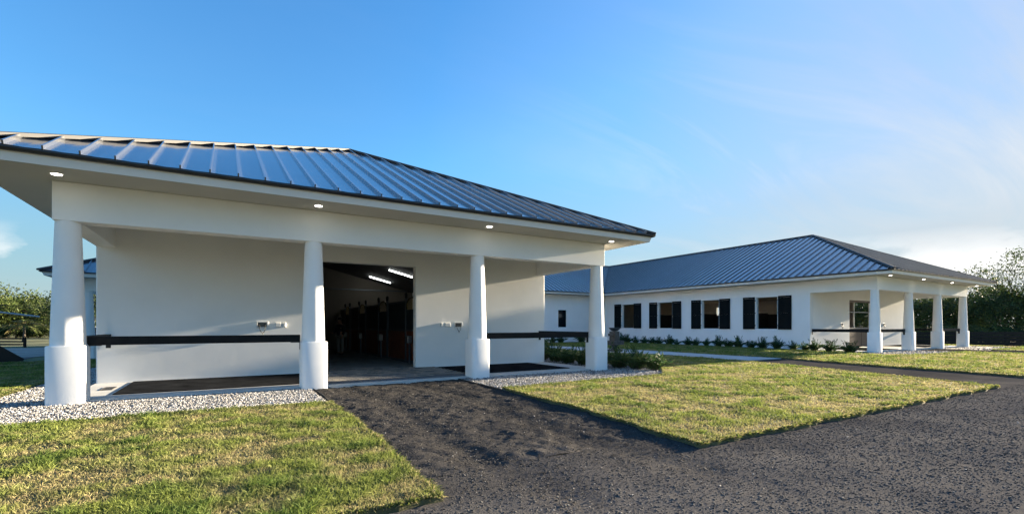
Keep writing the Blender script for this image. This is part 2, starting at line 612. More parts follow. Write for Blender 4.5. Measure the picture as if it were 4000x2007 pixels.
def in_poly(px, py, poly):
    ins = np.zeros(len(px), bool)
    n = len(poly)
    for i in range(n):
        x0, y0 = poly[i]
        x1, y1 = poly[(i + 1) % n]
        c = (y0 > py) != (y1 > py)
        with np.errstate(divide='ignore', invalid='ignore'):
            xx = (x1 - x0) * (py - y0) / (y1 - y0 + 1e-12) + x0
        ins ^= c & (px < xx)
    return ins


def rough_edge(poly, step=0.15, amp=0.03, seed=1):
    out = []
    n = len(poly)
    for i in range(n):
        a, b = Vector(poly[i]), Vector(poly[(i + 1) % n])
        k = max(1, min(160, int((b - a).length / step))) if (b - a).length < 20 or abs(a.y - b.y) < 1 else 2
        d = (b - a).normalized()
        nr = Vector((-d.y, d.x))
        for j in range(k):
            p = a + (b - a) * (j / k)
            if j:
                w = float(fbm(np.array([p.x * 2.3]), np.array([p.y * 2.3]), seed, 3)[0]) - 0.5
                p = p + nr * (w * 2.2 * amp) + nr * rnd.uniform(-amp, amp) * 0.35
            out.append((p.x, p.y))
    return out


def slab_poly(name, poly, z0, z1, m, parent=None):
    mb = MB()
    mb.poly([(x, y, z1) for x, y in poly])
    n = len(poly)
    for i in range(n):
        a, b = poly[i], poly[(i + 1) % n]
        mb.poly([(a[0], a[1], z0), (b[0], b[1], z0), (b[0], b[1], z1), (a[0], a[1], z1)])
    o = mb.build(name, m, parent, fix=False)
    bm = bmesh.new()
    bm.from_mesh(o.data)
    bmesh.ops.remove_doubles(bm, verts=bm.verts, dist=1e-5)
    bmesh.ops.recalc_face_normals(bm, faces=bm.faces)
    bm.to_mesh(o.data)
    bm.free()
    return o


# ------------------------------------------------------------------ ground
def terrain(u):
    t = min(1, max(0, (u - 46.5) / 7.0))
    return -0.085 - 0.75 * t * t * (3 - 2 * t)


def build_ground():
    us = sorted(set([-1500, -600, -300, -150, -80, -40, -20, 0, 20, 40, 150, 300, 700, 1500] + [46 + 0.75 * i for i in range(12)]))
    vs_ = [-1500, -500, -200, -80, -30, 0, 30, 60, 100, 200, 500, 1500]
    mb = MB()
    for u in us:
        for v in vs_:
            mb.v.append((u, v, terrain(u)))
    k = len(vs_)
    for i in range(len(us) - 1):
        for j in range(k - 1):
            mb.f.append((i * k + j, (i + 1) * k + j, (i + 1) * k + j + 1, i * k + j + 1))
    g = mb.build('ground', MT['earth'], smooth=True)
    tag(g, kind='structure')


build_ground()

# all outlines in metres: x along the stable's front, y away from the road
LAWNS = {
    'front_left': [(-30, 3.8), (1.58, 3.76), (1.68, 6.5), (1.70, 9.45), (-1.0, 9.62), (-3.95, 9.5), (-3.95, 26.3), (-30, 26.3)],
    'front_mid': [(4.93, 3.78), (15.75, 3.72), (17.0, 7.7), (18.15, 11.8), (18.3, 14.3), (18.2, 16.9), (17.3, 18.9), (17.2, 20.8),
                  (17.6, 24.0), (18.4, 26.7), (12.2, 26.7), (12.4, 11.0), (11.1, 9.66), (8.0, 9.62), (5.45, 9.5), (5.3, 6.5)],
    'courtyard': [(21.2, 12.05), (28.0, 12.05), (28.8, 12.3), (28.8, 31.4), (19.6, 31.4), (19.5, 28.3), (20.5, 24.7), (20.9, 21.7), (21.05, 18.6), (21.0, 15.0)],
    'porch_side': [(19.5, 4.05), (35.0, 3.9), (35.1, 9.6), (30.0, 9.66), (28.0, 10.8), (28.0, 12.05), (21.2, 12.05), (20.2, 8.0)],
    'far_right': [(39.3, 3.9), (46.4, 3.9), (46.4, 14.0), (45.4, 14.0), (45.2, 9.6), (39.2, 9.6)],
}
LAWN_SHEETS = {}
for k, p in LAWNS.items():
    pe = rough_edge(p, 0.11, 0.06, 3)
    LAWN_SHEETS[k] = pe
    o = slab_poly('lawn', pe, -0.10, 0.0, MT['soil'])
    tag(o, kind='structure')


def build_driveway():
    """dark millings: the road along the front, the two approach paths; fine bumpy grid where the camera is near"""
    def grid(u0, u1, v0, v1, step, seed, uneven, fine=.034):
        nu, nv = int((u1 - u0) / step) + 1, int((v1 - v0) / step) + 1
        U, W = np.meshgrid(np.linspace(u0, u1, nu), np.linspace(v0, v1, nv), indexing='ij')
        Z = -0.042 + 0.030 * (fbm(U * 1.6, W * 1.6, seed, 3) - 0.5) * uneven + fine * (fbm(U * 7, W * 7, seed + 9, 3) - 0.5) + fine * .25 * (vnoise(U * 23, W * 23, seed + 5) - 0.5)
        # wheel ruts run along the approach path
        for c in (2.55, 4.15):
            Z = Z - 0.02 * uneven * np.exp(-((U - c - 0.15 * np.sin(W * 0.9)) / 0.22) ** 2) * (W > 3)
        return U, W, np.maximum(Z, -.078)

    def mesh(name, U, W, Z):
        nu, nv = U.shape
        V = np.stack([U, W, Z], -1).reshape(-1, 3)
        i = np.arange(nu - 1)[:, None] * nv + np.arange(nv - 1)[None, :]
        F = np.stack([i, i + nv, i + nv + 1, i + 1], -1).reshape(-1, 4)
        o = np_mesh(name, V, F, MT['drive'], smooth=True)
        tag(o, kind='structure')
        return o
    mesh('driveway', *grid(-3, 24, -3, 4.4, 0.06, 11, 0.6, .009))
    mesh('path', *grid(0.9, 6.2, 4.4, 12.1, 0.05, 12, 1.4, .045))
    for nm, p in (('path', [(15.0, 4.4), (20.5, 4.4), (21.6, 12.0), (17.6, 12.0)]), ('path', [(34.4, 4.4), (39.9, 4.4), (39.9, 12.0), (34.4, 12.0)]),
                  ('driveway', [(24, -8), (60, -8), (60, 4.4), (24, 4.4)]), ('driveway', [(-60, -8), (-3, -8), (-3, 4.4), (-60, 4.4)]), ('driveway', [(-3, -8), (24, -8), (24, -3), (-3, -3)])):
        o = MB().poly([(x, y, -0.040 if nm == 'path' else -0.044 + min(0, terrain(x) + .085)) for x, y in p]).build(nm, MT['drive'], fix=False)
        tag(o, kind='structure')


build_driveway()

# concrete walk in the courtyard and the far surfaces on the left
o = slab_poly('path', [(18.2, 11.95), (21.2, 11.95), (21.02, 15.0), (21.08, 18.6), (20.93, 21.7), (20.53, 24.7), (19.5, 28.3), (10.9, 28.3), (10.9, 26.75),
                       (18.35, 26.75), (17.55, 24.0), (17.15, 20.8), (17.25, 18.9), (18.15, 16.9), (18.25, 14.3)], -0.10, -0.012, MT['path'])
tag(o, kind='structure')
for nm, mm, p, z in (('parking_strip', 'asphalt', [(-60, 26.3), (-7.4, 26.3), (-7.9, 31.2), (-60, 31.2)], -0.06),
                     ('sandy_road', 'sandroad', [(-90, 31.2), (-7.9, 31.2), (-4, 44), (-90, 44)], -0.062)):
    o = MB().poly([(x, y, z) for x, y in p]).build(nm, MT[mm], fix=False)
    tag(o, kind='structure')

# gravel beds (fine base) and the planting beds
BEDS = [
    [(-4.05, 9.40), (-1.0, 9.50), (1.66, 9.38), (1.66, 12.05), (-2.7, 12.05), (-2.7, 33), (-4.05, 33)],
    [(5.45, 9.40), (8.0, 9.5), (11.15, 9.5), (12.6, 10.95), (12.4, 26.6), (10.72, 26.6), (10.72, 12.05), (5.5, 12.05)],
    [(28.05, 10.9), (30.0, 9.72), (35.0, 9.66), (35.0, 12.05), (30.2, 12.05), (28.05, 12.05)],
    [(39.2, 9.66), (45.1, 9.66), (45.3, 14), (43.9, 14), (43.9, 12.05), (39.2, 12.05)],
]
for b in BEDS:
    o = slab_poly('gravel_bed', b, -0.10, -0.035, MT['gravelbase'])
    tag(o, kind='structure')
for b in ([(28.85, 12.1), (30.2, 12.1), (30.2, 33.4), (28.85, 33.4)], [(12.0, 31.5), (28.85, 31.5), (28.85, 33.4), (12.0, 33.4)]):
    o = slab_poly('planting_bed', b, -0.10, -0.02, MT['bed'])
    tag(o, kind='structure')

# ------------------------------------------------------------------ building parts
PITCH = 0.467
SLOPE = 0.47
ZE = 4.345
HALF = 7.87


def sweep(path, prof, m, name, parent, prev=None, nxt=None):
    """extrude an (outward offset, z) profile along a plan path, mitred; outward = right of travel"""
    pts = [Vector(p) for p in path]

    def nrm(a, b):
        d = (b - a).normalized()
        return Vector((d.y, -d.x))
    mit = []
    for i, p in enumerate(pts):
        a = nrm(pts[i - 1], p) if i > 0 else (nrm(Vector(prev), p) if prev else None)
        b = nrm(p, pts[i + 1]) if i < len(pts) - 1 else (nrm(p, Vector(nxt)) if nxt else None)
        a = a or b
        b = b or a
        s = a + b
        mit.append(s / max(1e-6, s.dot(a)))
    mb = MB()
    k = len(prof)
    for p, q in zip(pts, mit):
        for o_, z in prof:
            w = p + q * o_
            mb.v.append((w.x, w.y, z))
    for i in range(len(pts) - 1):
        for j in range(k - 1):
            a = i * k + j
            mb.f.append((a, a + 1, a + k + 1, a + k))
    o = mb.build(name, m, parent)
    return o


def roof_face(roof, O, e, s, Ln, lo, hi, breaks, start=0.0, z0=ZE, panels=True):
    O, e, s = Vector(O), Vector(e), Vector(s)
    nn = Vector((-SLOPE * s.x, -SLOPE * s.y, 1)).normalized()

    def P3(x, y, off=0.0):
        w = O + e * x + s * y
        return Vector((w.x, w.y, z0 + SLOPE * y)) + nn * off
    if not panels:
        xs = sorted(set([0, Ln] + [b for b in breaks if 0 < b < Ln]))
        pts = [P3(x, lo(x)) for x in xs] + [P3(x, hi(x)) for x in reversed(xs)]
        out = []
        for p in pts:
            if not out or (p - out[-1]).length > 1e-4:
                out.append(p)
        if (out[0] - out[-1]).length < 1e-4:
            out.pop()
        MB().poly(out).build('roof_sheet', MT['roof'], roof)
        return
    xs = [0.0]
    x = start if start > 0.05 else start + PITCH
    while x < Ln - 0.05:
        xs.append(x)
        x += PITCH
    xs.append(Ln)
    for x0, x1 in zip(xs[:-1], xs[1:]):
        xm = x0 + (x1 - x0) * 0.5
        bb = sorted(set([x0, xm, x1] + [b for b in breaks if x0 < b < x1]))
        low = [(x, lo(x)) for x in bb]
        up = [(x, hi(x)) for x in reversed(bb)]
        mb = MB()
        dip = -0.006 + rnd.uniform(-0.004, 0.004)

        def off(x):
            return dip if abs(x - xm) < 1e-6 else 0.0
        # two shallow facets per pan
        for a, b in zip(bb[:-1], bb[1:]):
            q = []
            for (x, y) in ((a, lo(a)), (b, lo(b)), (b, hi(b)), (a, hi(a))):
                p = P3(x, y, off(x))
                if not any((p - w).length < 1e-4 for w in q):
                    q.append(p)
            if len(q) >= 3:
                mb.poly(q)
        if hi(x0) - lo(x0) > 0.12:
            a, b = P3(x0, lo(x0) - 0.012, 0.031), P3(x0, hi(x0) - 0.03, 0.031)
            mb.beam(a, b, 0.026, 0.066, up=nn)
        if mb.f:
            mb.build('roof_panel', MT['roof'], roof, fix=False)


def cap_strip(roof, p, q, w=0.10, h=0.062, name='hip_cap'):
    """inverted-V flashing along a hip or ridge"""
    p, q = Vector(p), Vector(q)
    d = (q - p).normalized()
    s = d.cross(Vector((0, 0, 1))).normalized()
    up = s.cross(d).normalized()
    mb = MB()
    prof = [(-w, -0.02), (-w, 0.045), (-w * 0.45, h), (w * 0.45, h), (w, 0.045), (w, -0.02)]
    for c in (p, q):
        for a, b in prof:
            mb.v.append(tuple(c + s * a + up * b))
    for j in range(5):
        mb.f.append((j, j + 1, j + 7, j + 6))
    mb.f.append(tuple(range(6)))
    mb.f.append(tuple(range(11, 5, -1)))
    mb.build(name, MT['flash'], roof)


def rounded_square(w, r, n=6):
    pts = []
    for cx, cy, a0 in ((1, 1, 0), (-1, 1, 90), (-1, -1, 180), (1, -1, 270)):
        for k in range(n + 1):
            a = R(a0 + 90 * k / n)
            pts.append((cx * (w / 2 - r) + r * math.cos(a), cy * (w / 2 - r) + r * math.sin(a)))
    return pts


COLUMN_MESH = None


def column(parent, u, v=12.08):
    global COLUMN_MESH
    if COLUMN_MESH is None:
        mb = MB()
        prof = [(0.262, 1.05)] + [(0.262 - 0.072 * t ** 1.05, 1.06 + 2.345 * t) for t in [i / 14 for i in range(15)]]
        mb.lathe(prof, 36)
        shaft = mb.mesh('column_shaft', MT['stucco'])
        shaft.shade_smooth()
        shaft.set_sharp_from_angle(angle=R(40))
        mb = MB()
        rs = rounded_square(0.57, 0.11)
        n = len(rs)
        for sc, z in ((1.0, -0.09), (1.0, 1.045), (0.965, 1.065)):
            for x, y in rs:
                mb.v.append((x * sc, y * sc, z))
        for i in range(2):
            for k in range(n):
                mb.f.append((i * n + k, i * n + (k + 1) % n, (i + 1) * n + (k + 1) % n, (i + 1) * n + k))
        mb.f.append(tuple(2 * n + k for k in range(n)))
        pl = mb.mesh('plinth', MT['stucco'])
        pl.shade_smooth()
        pl.set_sharp_from_angle(angle=R(35))
        COLUMN_MESH = (shaft, pl)
    c = bpy.data.objects.new('column', COLUMN_MESH[0])
    link(c, parent)
    c.location = (u, v, 0)
    p = bpy.data.objects.new('plinth', COLUMN_MESH[1])
    link(p, c)
    return c


def gridwall(xs, zs, holes, t0, t1, axis, m, name, parent, bevel=0.012):
    """wall in the x-z plane (axis 'v': plane of constant depth) with rectangular openings, thickness t0..t1"""
    def solid(i, j):
        if i < 0 or j < 0 or i >= len(xs) - 1 or j >= len(zs) - 1:
            return False
        cx, cz = (xs[i] + xs[i + 1]) / 2, (zs[j] + zs[j + 1]) / 2
        return not any(a < cx < b and c < cz < d for a, b, c, d in holes)

    def P3(x, t, z):
        return (x, t, z) if axis == 'v' else (t, x, z)
    bm = bmesh.new()
    cache = {}

    def V(x, t, z):
        k = (round(x, 5), round(t, 5), round(z, 5))
        if k not in cache:
            cache[k] = bm.verts.new(P3(*k))
        return cache[k]
    for i in range(len(xs) - 1):
        for j in range(len(zs) - 1):
            if not solid(i, j):
                continue
            a, b, c, d = xs[i], xs[i + 1], zs[j], zs[j + 1]
            for t in (t0, t1):
                bm.faces.new([V(a, t, c), V(b, t, c), V(b, t, d), V(a, t, d)])
            if not solid(i - 1, j):
                bm.faces.new([V(a, t0, c), V(a, t1, c), V(a, t1, d), V(a, t0, d)])
            if not solid(i + 1, j):
                bm.faces.new([V(b, t0, c), V(b, t1, c), V(b, t1, d), V(b, t0, d)])
            if not solid(i, j - 1):
                bm.faces.new([V(a, t0, c), V(b, t0, c), V(b, t1, c), V(a, t1, c)])
            if not solid(i, j + 1):
                bm.faces.new([V(a, t0, d), V(b, t0, d), V(b, t1, d), V(a, t1, d)])
    bmesh.ops.recalc_face_normals(bm, faces=bm.faces)
    me = bpy.data.meshes.new(name)
    bm.to_mesh(me)
    bm.free()
    me.materials.append(m)
    o = bpy.data.objects.new(name, me)
    link(o, parent)
    if bevel:
        md = o.modifiers.new('bevel', 'BEVEL')
        md.width = bevel
        md.segments = 2
        md.limit_method = 'ANGLE'
        md.angle_limit = R(40)
    return o


def soffit_light(parent, u, v):
    mb = MB()
    mb.lathe([(0.098, 4.133), (0.098, 4.121), (0.08, 4.118)], 24, (u, v))
    t = mb.build('soffit_light', MT['trim'], parent)
    MB().lathe([(0.076, 4.117), (0.076, 4.1135)], 24, (u, v)).build('lens', MT['lens'], t)
    ld = bpy.data.lights.new('soffit_glow', 'SPOT')
    ld.energy = 0.35
    ld.color = (1.0, 0.86, 0.66)
    ld.spot_size = R(110)
    ld.spot_blend = 0.7
    ld.shadow_soft_size = 0.08
    lo = bpy.data.objects.new('soffit_glow', ld)
    link(lo, t)
    lo.location = (u, v, 4.10)


VC = 32.4          # eave line of the rear range
COLS = (-2.58, 1.765, 6.11, 10.53)


def wing(du, label, end_right_eave=True):
    w = thing('stable_wing', label, 'building', (0, 0, 0), 0, 'stable ranges with hipped metal roofs')
    u0, u1, v0 = -3.90 + du, 11.84 + du, 10.72
    bl, br = COLS[0] - 0.19 + du, COLS[3] + 0.19 + du
    # porch beam (three sides) and columns
    mb = MB()
    z0, z1 = 3.402, 4.13
    out = [(bl, 15.35), (bl, 11.89), (br, 11.89), (br, 15.35)]
    inn = [(bl + .38, 15.35), (bl + .38, 12.27), (br - .38, 12.27), (br - .38, 15.35)]
    for i in range(3):
        a, b, c, d = out[i], out[i + 1], inn[i + 1], inn[i]
        mb.poly([(*a, z0), (*b, z0), (*b, z1), (*a, z1)])
        mb.poly([(*d, z0), (*c, z0), (*c, z1), (*d, z1)])
        mb.poly([(*a, z0), (*b, z0), (*c, z0), (*d, z0)])
        mb.poly([(*a, z1), (*b, z1), (*c, z1), (*d, z1)])
    bo = mb.build('beam', MT['stucco'], w, fix=False)
    bm = bmesh.new(); bm.from_mesh(bo.data)
    bmesh.ops.remove_doubles(bm, verts=bm.verts, dist=1e-4)
    bmesh.ops.recalc_face_normals(bm, faces=bm.faces)
    bm.to_mesh(bo.data); bm.free()
    md = bo.modifiers.new('bevel', 'BEVEL'); md.width = 0.015; md.segments = 2; md.limit_method = 'ANGLE'
    for u in COLS:
        column(w, u + du)
    # porch ceiling
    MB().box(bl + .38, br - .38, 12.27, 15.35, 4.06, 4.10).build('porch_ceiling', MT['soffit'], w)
    # eaves
    left = [(u0, 40.2), (u0, v0)] if du == 0 else [(u0, VC), (u0, v0)]
    right = [(u1, v0), (u1, VC)] if du == 0 else [(u1, v0), (u1, 40.2)]
    path = left + right
    kw = dict(nxt=(u1 + 5, VC)) if du == 0 else dict(prev=(u0 - 5, VC))
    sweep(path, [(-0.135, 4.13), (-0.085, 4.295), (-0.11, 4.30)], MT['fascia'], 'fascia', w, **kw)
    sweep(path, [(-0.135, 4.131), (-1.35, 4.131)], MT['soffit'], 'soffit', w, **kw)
    sweep(path, [(-0.09, 4.29), (-0.055, 4.275), (-0.03, 4.285), (0.0, 4.32), (0.0, 4.343), (-0.2, 4.343 + .2 * SLOPE)], MT['drip'], 'drip_edge', w, **kw)
    # roof
    roof = thing('roof', None, None)
    del_keys = [k for k in roof.keys()]
    roof.parent = w
    W = u1 - u0
    z = 0.012
    roof_face(roof, (u0, v0), (1, 0), (0, 1), W, lambda x: 0, lambda x: max(0.0, min(x, W - x)), [HALF], start=0.36 if du == 0 else 0.2, z0=ZE + z)
    apex = (u0 + HALF, v0 + HALF, ZE + SLOPE * HALF)
    zr = apex[2]
    Ln = VC + HALF - v0
    # slope on the courtyard side / outer side
    if du == 0:
        roof_face(roof, (u1, v0), (0, 1), (-1, 0), Ln, lambda y: max(0.0, y - (VC - v0)), lambda y: min(y, HALF), [HALF, VC - v0], z0=ZE + z, panels=False)
        roof_face(roof, (u0, v0), (0, 1), (1, 0), Ln, lambda y: 0, lambda y: min(y, HALF), [HALF], z0=ZE + z, panels=False)
    else:
        roof_face(roof, (u0, v0), (0, 1), (1, 0), Ln, lambda y: max(0.0, y - (VC - v0)), lambda y: min(y, HALF), [HALF, VC - v0], start=0.25, z0=ZE + z)
        roof_face(roof, (u1, v0), (0, 1), (-1, 0), Ln, lambda y: 0, lambda y: min(y, HALF), [HALF], z0=ZE + z, panels=False)
    e = 0.02
    cap_strip(roof, (u0, v0, ZE + e), (apex[0], apex[1], zr + e))
    cap_strip(roof, (u1, v0, ZE + e), (apex[0], apex[1], zr + e))
    cap_strip(roof, (apex[0], apex[1] - 0.02, zr + e), (apex[0], VC + HALF, zr + e), name='ridge_cap')
    for u in COLS:
        soffit_light(w, u + du, 11.36)
    # slab
    MB().box(bl - .02, br + .03, 12.02, 15.36, -0.09, 0.012).build('porch_slab', MT['slab'], w, bevel=0.012)
    return w, bl, br, roof


wingA, AL, AR, roofA = wing(0.0, 'nearest white stable range with four front columns and open barn doorway')
DU = 33.05
wingB, BL_, BR_, roofB = wing(DU, 'white stable range on the right with row of shuttered windows')

# ---- near range: walls and interior shell
DOOR = (2.50, 5.44)
gridwall([AL, DOOR[0], DOOR[1], AR], [-0.05, 3.40, 4.105], [(DOOR[0], DOOR[1], -1, 3.40)], 15.35, 15.60, 'v', MT['stucco'], 'wall', wingA, bevel=0.03)
MB().box(AL, AL + .22, 15.602, 33.6, -0.05, 4.12).build('wall', MT['stucco'], wingA)
MB().box(AR - .22, AR, 15.602, 33.6, -0.05, 4.12).build('wall', MT['stucco'], wingA)
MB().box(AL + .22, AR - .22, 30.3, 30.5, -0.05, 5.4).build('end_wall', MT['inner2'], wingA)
mbc = MB()
for s in (-1, 1):
    c0, c1 = 3.97, 3.97 + s * 6.6
    mbc.poly([(c0, 15.6, 5.20), (c1, 15.6, 3.56), (c1, 30.3, 3.56), (c0, 30.3, 5.20)])
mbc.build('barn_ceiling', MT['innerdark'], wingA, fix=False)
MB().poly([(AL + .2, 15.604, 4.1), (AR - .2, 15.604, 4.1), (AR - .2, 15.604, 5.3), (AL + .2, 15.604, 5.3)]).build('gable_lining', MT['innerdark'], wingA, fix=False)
MB().box(AL + .22, AR - .22, 30.24, 30.298, 3.62, 3.70).build('tie_beam', MT['frame'], wingA)
MB().box(AL + .22, AR - .22, 15.602, 30.3, -0.09, 0.004).build('barn_floor', MT['joint'], wingA)

# paving: porch apron between the columns and the barn aisle
pav = MB().box(1.95, 5.86, 12.64, 15.34, 0.0125, 0.0165).build('paving', MT['joint'], wingA)
pavers = []
pmesh = {}


def paver_mesh(lx, ly, mname):
    k = (round(lx, 3), round(ly, 3), mname)
    if k not in pmesh:
        mb = MB()
        h, c = 0.026, 0.006
        mb.hexa([(-lx / 2, -ly / 2, 0), (lx / 2, -ly / 2, 0), (lx / 2, ly / 2, 0), (-lx / 2, ly / 2, 0),
                 (-lx / 2 + c, -ly / 2 + c, h), (lx / 2 - c, -ly / 2 + c, h), (lx / 2 - c, ly / 2 - c, h), (-lx / 2 + c, ly / 2 - c, h)])
        pmesh[k] = mb.mesh('paver', MT[mname])
    return pmesh[k]


n_pav = 0
rest = MB()
# soldier course along the front edge
x = 2.06
while x < 5.86:
    o = bpy.data.objects.new('paver', paver_mesh(0.146, 0.36, 'paver3'))
    link(o, pav)
    o.location = (x + 0.075, 12.45 + rnd.uniform(-.003, .003), 0.012 + rnd.uniform(0, .004))
    n_pav += 1
    x += 0.15
row = 0
y = 12.66
while y < 30.0:
    x = 2.06 + (0.15 if row % 2 else 0)
    lim = 5.88
    while x < lim:
        mname = rnd.choice(['paver', 'paver', 'paver2', 'paver3'])
        if n_pav < 300 and y < 16.0:
            o = bpy.data.objects.new('paver', paver_mesh(0.292, 0.142, mname))
            link(o, pav)
            o.location = (x + 0.15, y + 0.075, 0.012 + rnd.uniform(0, .005))
            n_pav += 1
        elif 12.6 < y:
            zt = 0.036 + rnd.uniform(0, .005) if y < 15.4 else 0.028 + rnd.uniform(0, .005)
            rest.hexa([(x + .004, y + .004, 0.0), (x + .296, y + .004, 0.0), (x + .296, y + .146, 0.0), (x + .004, y + .146, 0.0),
                       (x + .01, y + .01, zt), (x + .29, y + .01, zt), (x + .29, y + .14, zt), (x + .01, y + .14, zt)])
        x += 0.30
    y += 0.15
    row += 1
rp = rest.build('paver_field', MT['paver'], pav)
tag(rp, kind='stuff')

# ---- right range: window wall, porch wall, interior
WV = (30.6, 26.45, 22.27, 18.05)
UW = BL_
xs = sorted([15.35, 33.6] + [c + s * 0.70 for c in WV for s in (-1, 1)])
holes = [(c - .70, c + .70, 1.22, 3.28) for c in WV]
gridwall(xs, [-0.05, 1.22, 3.28, 4.12], holes, UW, UW + .24, 'u', MT['stucco'], 'wall', wingB)
gridwall(xs, [-0.05, 1.22, 3.28, 4.12], [h for i, h in enumerate(holes) if i != 1], BR_ - .24, BR_, 'u', MT['stucco'], 'wall', wingB)
BD = (35.15, 39.05)
gridwall([UW + .245, BD[0], BD[1], BR_ - .245], [-0.05, 3.12, 4.105], [(BD[0], BD[1], -1, 3.12)], 15.35, 15.60, 'v', MT['stucco'], 'wall', wingB, bevel=0.02)
MB().box(UW + .24, BR_ - .24, 15.602, 33.6, -0.05, 0.01).build('barn_floor', MT['joint'], wingB)
MB().box(UW + .24, BR_ - .24, 33.35, 33.6, 0.01, 4.1).build('end_wall', MT['inner'], wingB)
MB().box(UW + .24, BR_ - .24, 15.61, 33.34, 3.72, 3.78).build('barn_ceiling', MT['inner'], wingB)
# stall partitions seen through the windows
for c in (28.5, 24.36, 20.16, 16.3):
    MB().box(UW + .245, UW + 3.6, c - .06, c + .06, 0.01, 2.35).build('stall_partition', MT['wood2'], wingB)
MB().box(UW + 3.6, UW + 3.72, 15.7, 33.3, 0.01, 2.25).build('stall_partition', MT['wood2'], wingB)
for c in (27.3, 23.1, 18.9):
    MB().lathe([(0.07, 2.25), (0.09, 2.33), (0.05, 2.38), (0.08, 2.46), (0.02, 2.54)], 10, (UW + 3.66, c)).build('finial', MT['frame'], wingB, smooth=True)
MB().box(UW + 3.55, UW + 3.595, 17.2, 18.7, 2.28, 2.75).build('notice_board', MT['mesh_panel'], wingB)

# shutters
sh_mesh = {}


def shutter(vc):
    f = MB().box(-.045, 0, -.415, -.345, 0, 2.14).box(-.045, 0, .345, .415, 0, 2.14)
    for z0, z1 in ((0, .11), (1.02, 1.12), (2.04, 2.14)):
        f.box(-.045, 0, -.345, .345, z0, z1)
    o = f.build('shutter', MT['shutter'], wingB)
    o.location = (UW - .035, vc, 1.19)
    return o


slat_m = None
proto_slats = []
first = None
for c in WV:
    for s in (-1, 1):
        vc = c + s * (0.70 + 0.085 + 0.415)
        sh = shutter(vc)
        if slat_m is None:
            slat_m = MB().hexa([(-.030, -.345, -.020), (-.024, -.345, -.026), (-.024, .345, -.026), (-.030, .345, -.020),
                                (-.008, -.345, .026), (-.002, -.345, .020), (-.002, .345, .020), (-.008, .345, .026)]).mesh('slat', MT['shutter'])
        for z0 in (.11, 1.12):
            for k in range(20):
                sl = bpy.data.objects.new('slat', slat_m)
                link(sl, sh)
                sl.location = (-.004, 0, z0 + .024 + k * .0452)
        for zz in (.25, 1.07, 1.9):
            MB().box(-.05, .035, -s * .415 - .03, -s * .415 + .03, zz - .03, zz + .03).build('hinge', MT['steel'], sh)

# barn doorway of the right range: frame, lower half door, glazed upper light
d = MB()
d.box(BD[0] + .001, BD[0] + .12, 15.42, 15.52, 0.02, 3.118).box(BD[1] - .12, BD[1] - .001, 15.42, 15.52, 0.02, 3.118).box(BD[0] + .12, BD[1] - .12, 15.42, 15.52, 2.98, 3.118)
dr = d.build('barn_door', MT['wood2'], wingB)
for a, b in ((BD[0] + .14, 36.98), (37.02, BD[1] - .14)):
    MB().box(a, b, 15.44, 15.50, 0.06, 1.22).build('half_door', MT['wood2'], dr, bevel=.008)
    MB().box(a, b, 15.435, 15.505, 1.225, 1.30).build('door_rail', MT['frame'], dr)
for u in (36.0, 38.2):
    MB().box(u - .035, u + .035, 15.44, 15.50, 1.30, 2.975).build('door_post', MT['doorpost'], dr)
MB().box(BD[0] + .12, BD[1] - .12, 15.45, 15.48, 2.3, 2.36).build('door_rail', MT['frame'], dr)

# ---- rear range between the two
wingC = thing('stable_wing', 'low rear stable range linking the two wings across the courtyard', 'building', group='stable ranges with hipped metal roofs')
CU0, CU1 = 11.84, -3.90 + DU
sweep([(CU0, VC), (CU1, VC)], [(-0.135, 4.13), (-0.085, 4.295), (-0.11, 4.30)], MT['fascia'], 'fascia', wingC, prev=(CU0, VC - 5), nxt=(CU1, VC - 5))
sweep([(CU0, VC), (CU1, VC)], [(-0.135, 4.131), (-1.35, 4.131)], MT['soffit'], 'soffit', wingC, prev=(CU0, VC - 5), nxt=(CU1, VC - 5))
sweep([(CU0, VC), (CU1, VC)], [(-0.09, 4.29), (-0.055, 4.275), (-0.03, 4.285), (0.0, 4.32), (0.0, 4.343), (-0.2, 4.343 + .2 * SLOPE)], MT['drip'], 'drip_edge', wingC, prev=(CU0, VC - 5), nxt=(CU1, VC - 5))
roofC = thing('roof', None, None)
roofC.parent = wingC
LC = CU1 - CU0 + 2 * HALF
roof_face(roofC, (CU0 - HALF, VC), (1, 0), (0, 1), LC, lambda x: max(0.0, HALF - x, x - (LC - HALF)), lambda x: HALF, [HALF, LC - HALF], z0=ZE + .012)
MB().poly([(CU0 - HALF, VC + HALF, ZE + SLOPE * HALF), (CU1 + HALF, VC + HALF, ZE + SLOPE * HALF), (CU1 + HALF, VC + 2 * HALF, ZE), (CU0 - HALF, VC + 2 * HALF, ZE)]).build('roof_sheet', MT['roof'], roofC)
cap_strip(roofC, (CU0 - HALF, VC + HALF, ZE + SLOPE * HALF + .02), (CU1 + HALF, VC + HALF, ZE + SLOPE * HALF + .02), name='ridge_cap')
for (a, b) in (((CU0, VC), (CU0 - HALF, VC + HALF)), ((CU1, VC), (CU1 + HALF, VC + HALF))):
    cap_strip(roofC, (*a, ZE + .0), (*b, ZE + SLOPE * HALF), w=0.17, h=0.035, name='valley_flashing')
xs = [AR - .1, 24.85, 25.75, UW + .1]
gridwall(xs, [-.05, 1.29, 2.79, 4.12], [(24.85, 25.75, 1.29, 2.79)], 33.5, 33.74, 'v', MT['stucco'], 'wall', wingC)
wn = MB().box(24.85, 24.91, 33.58, 33.64, 1.29, 2.79).box(25.69, 25.75, 33.58, 33.64, 1.29, 2.79).box(24.91, 25.69, 33.58, 33.64, 1.29, 1.36).box(24.91, 25.69, 33.58, 33.64, 2.72, 2.79).box(24.91, 25.69, 33.58, 33.64, 2.0, 2.06)
wn = wn.build('window', MT['shutter'], wingC)
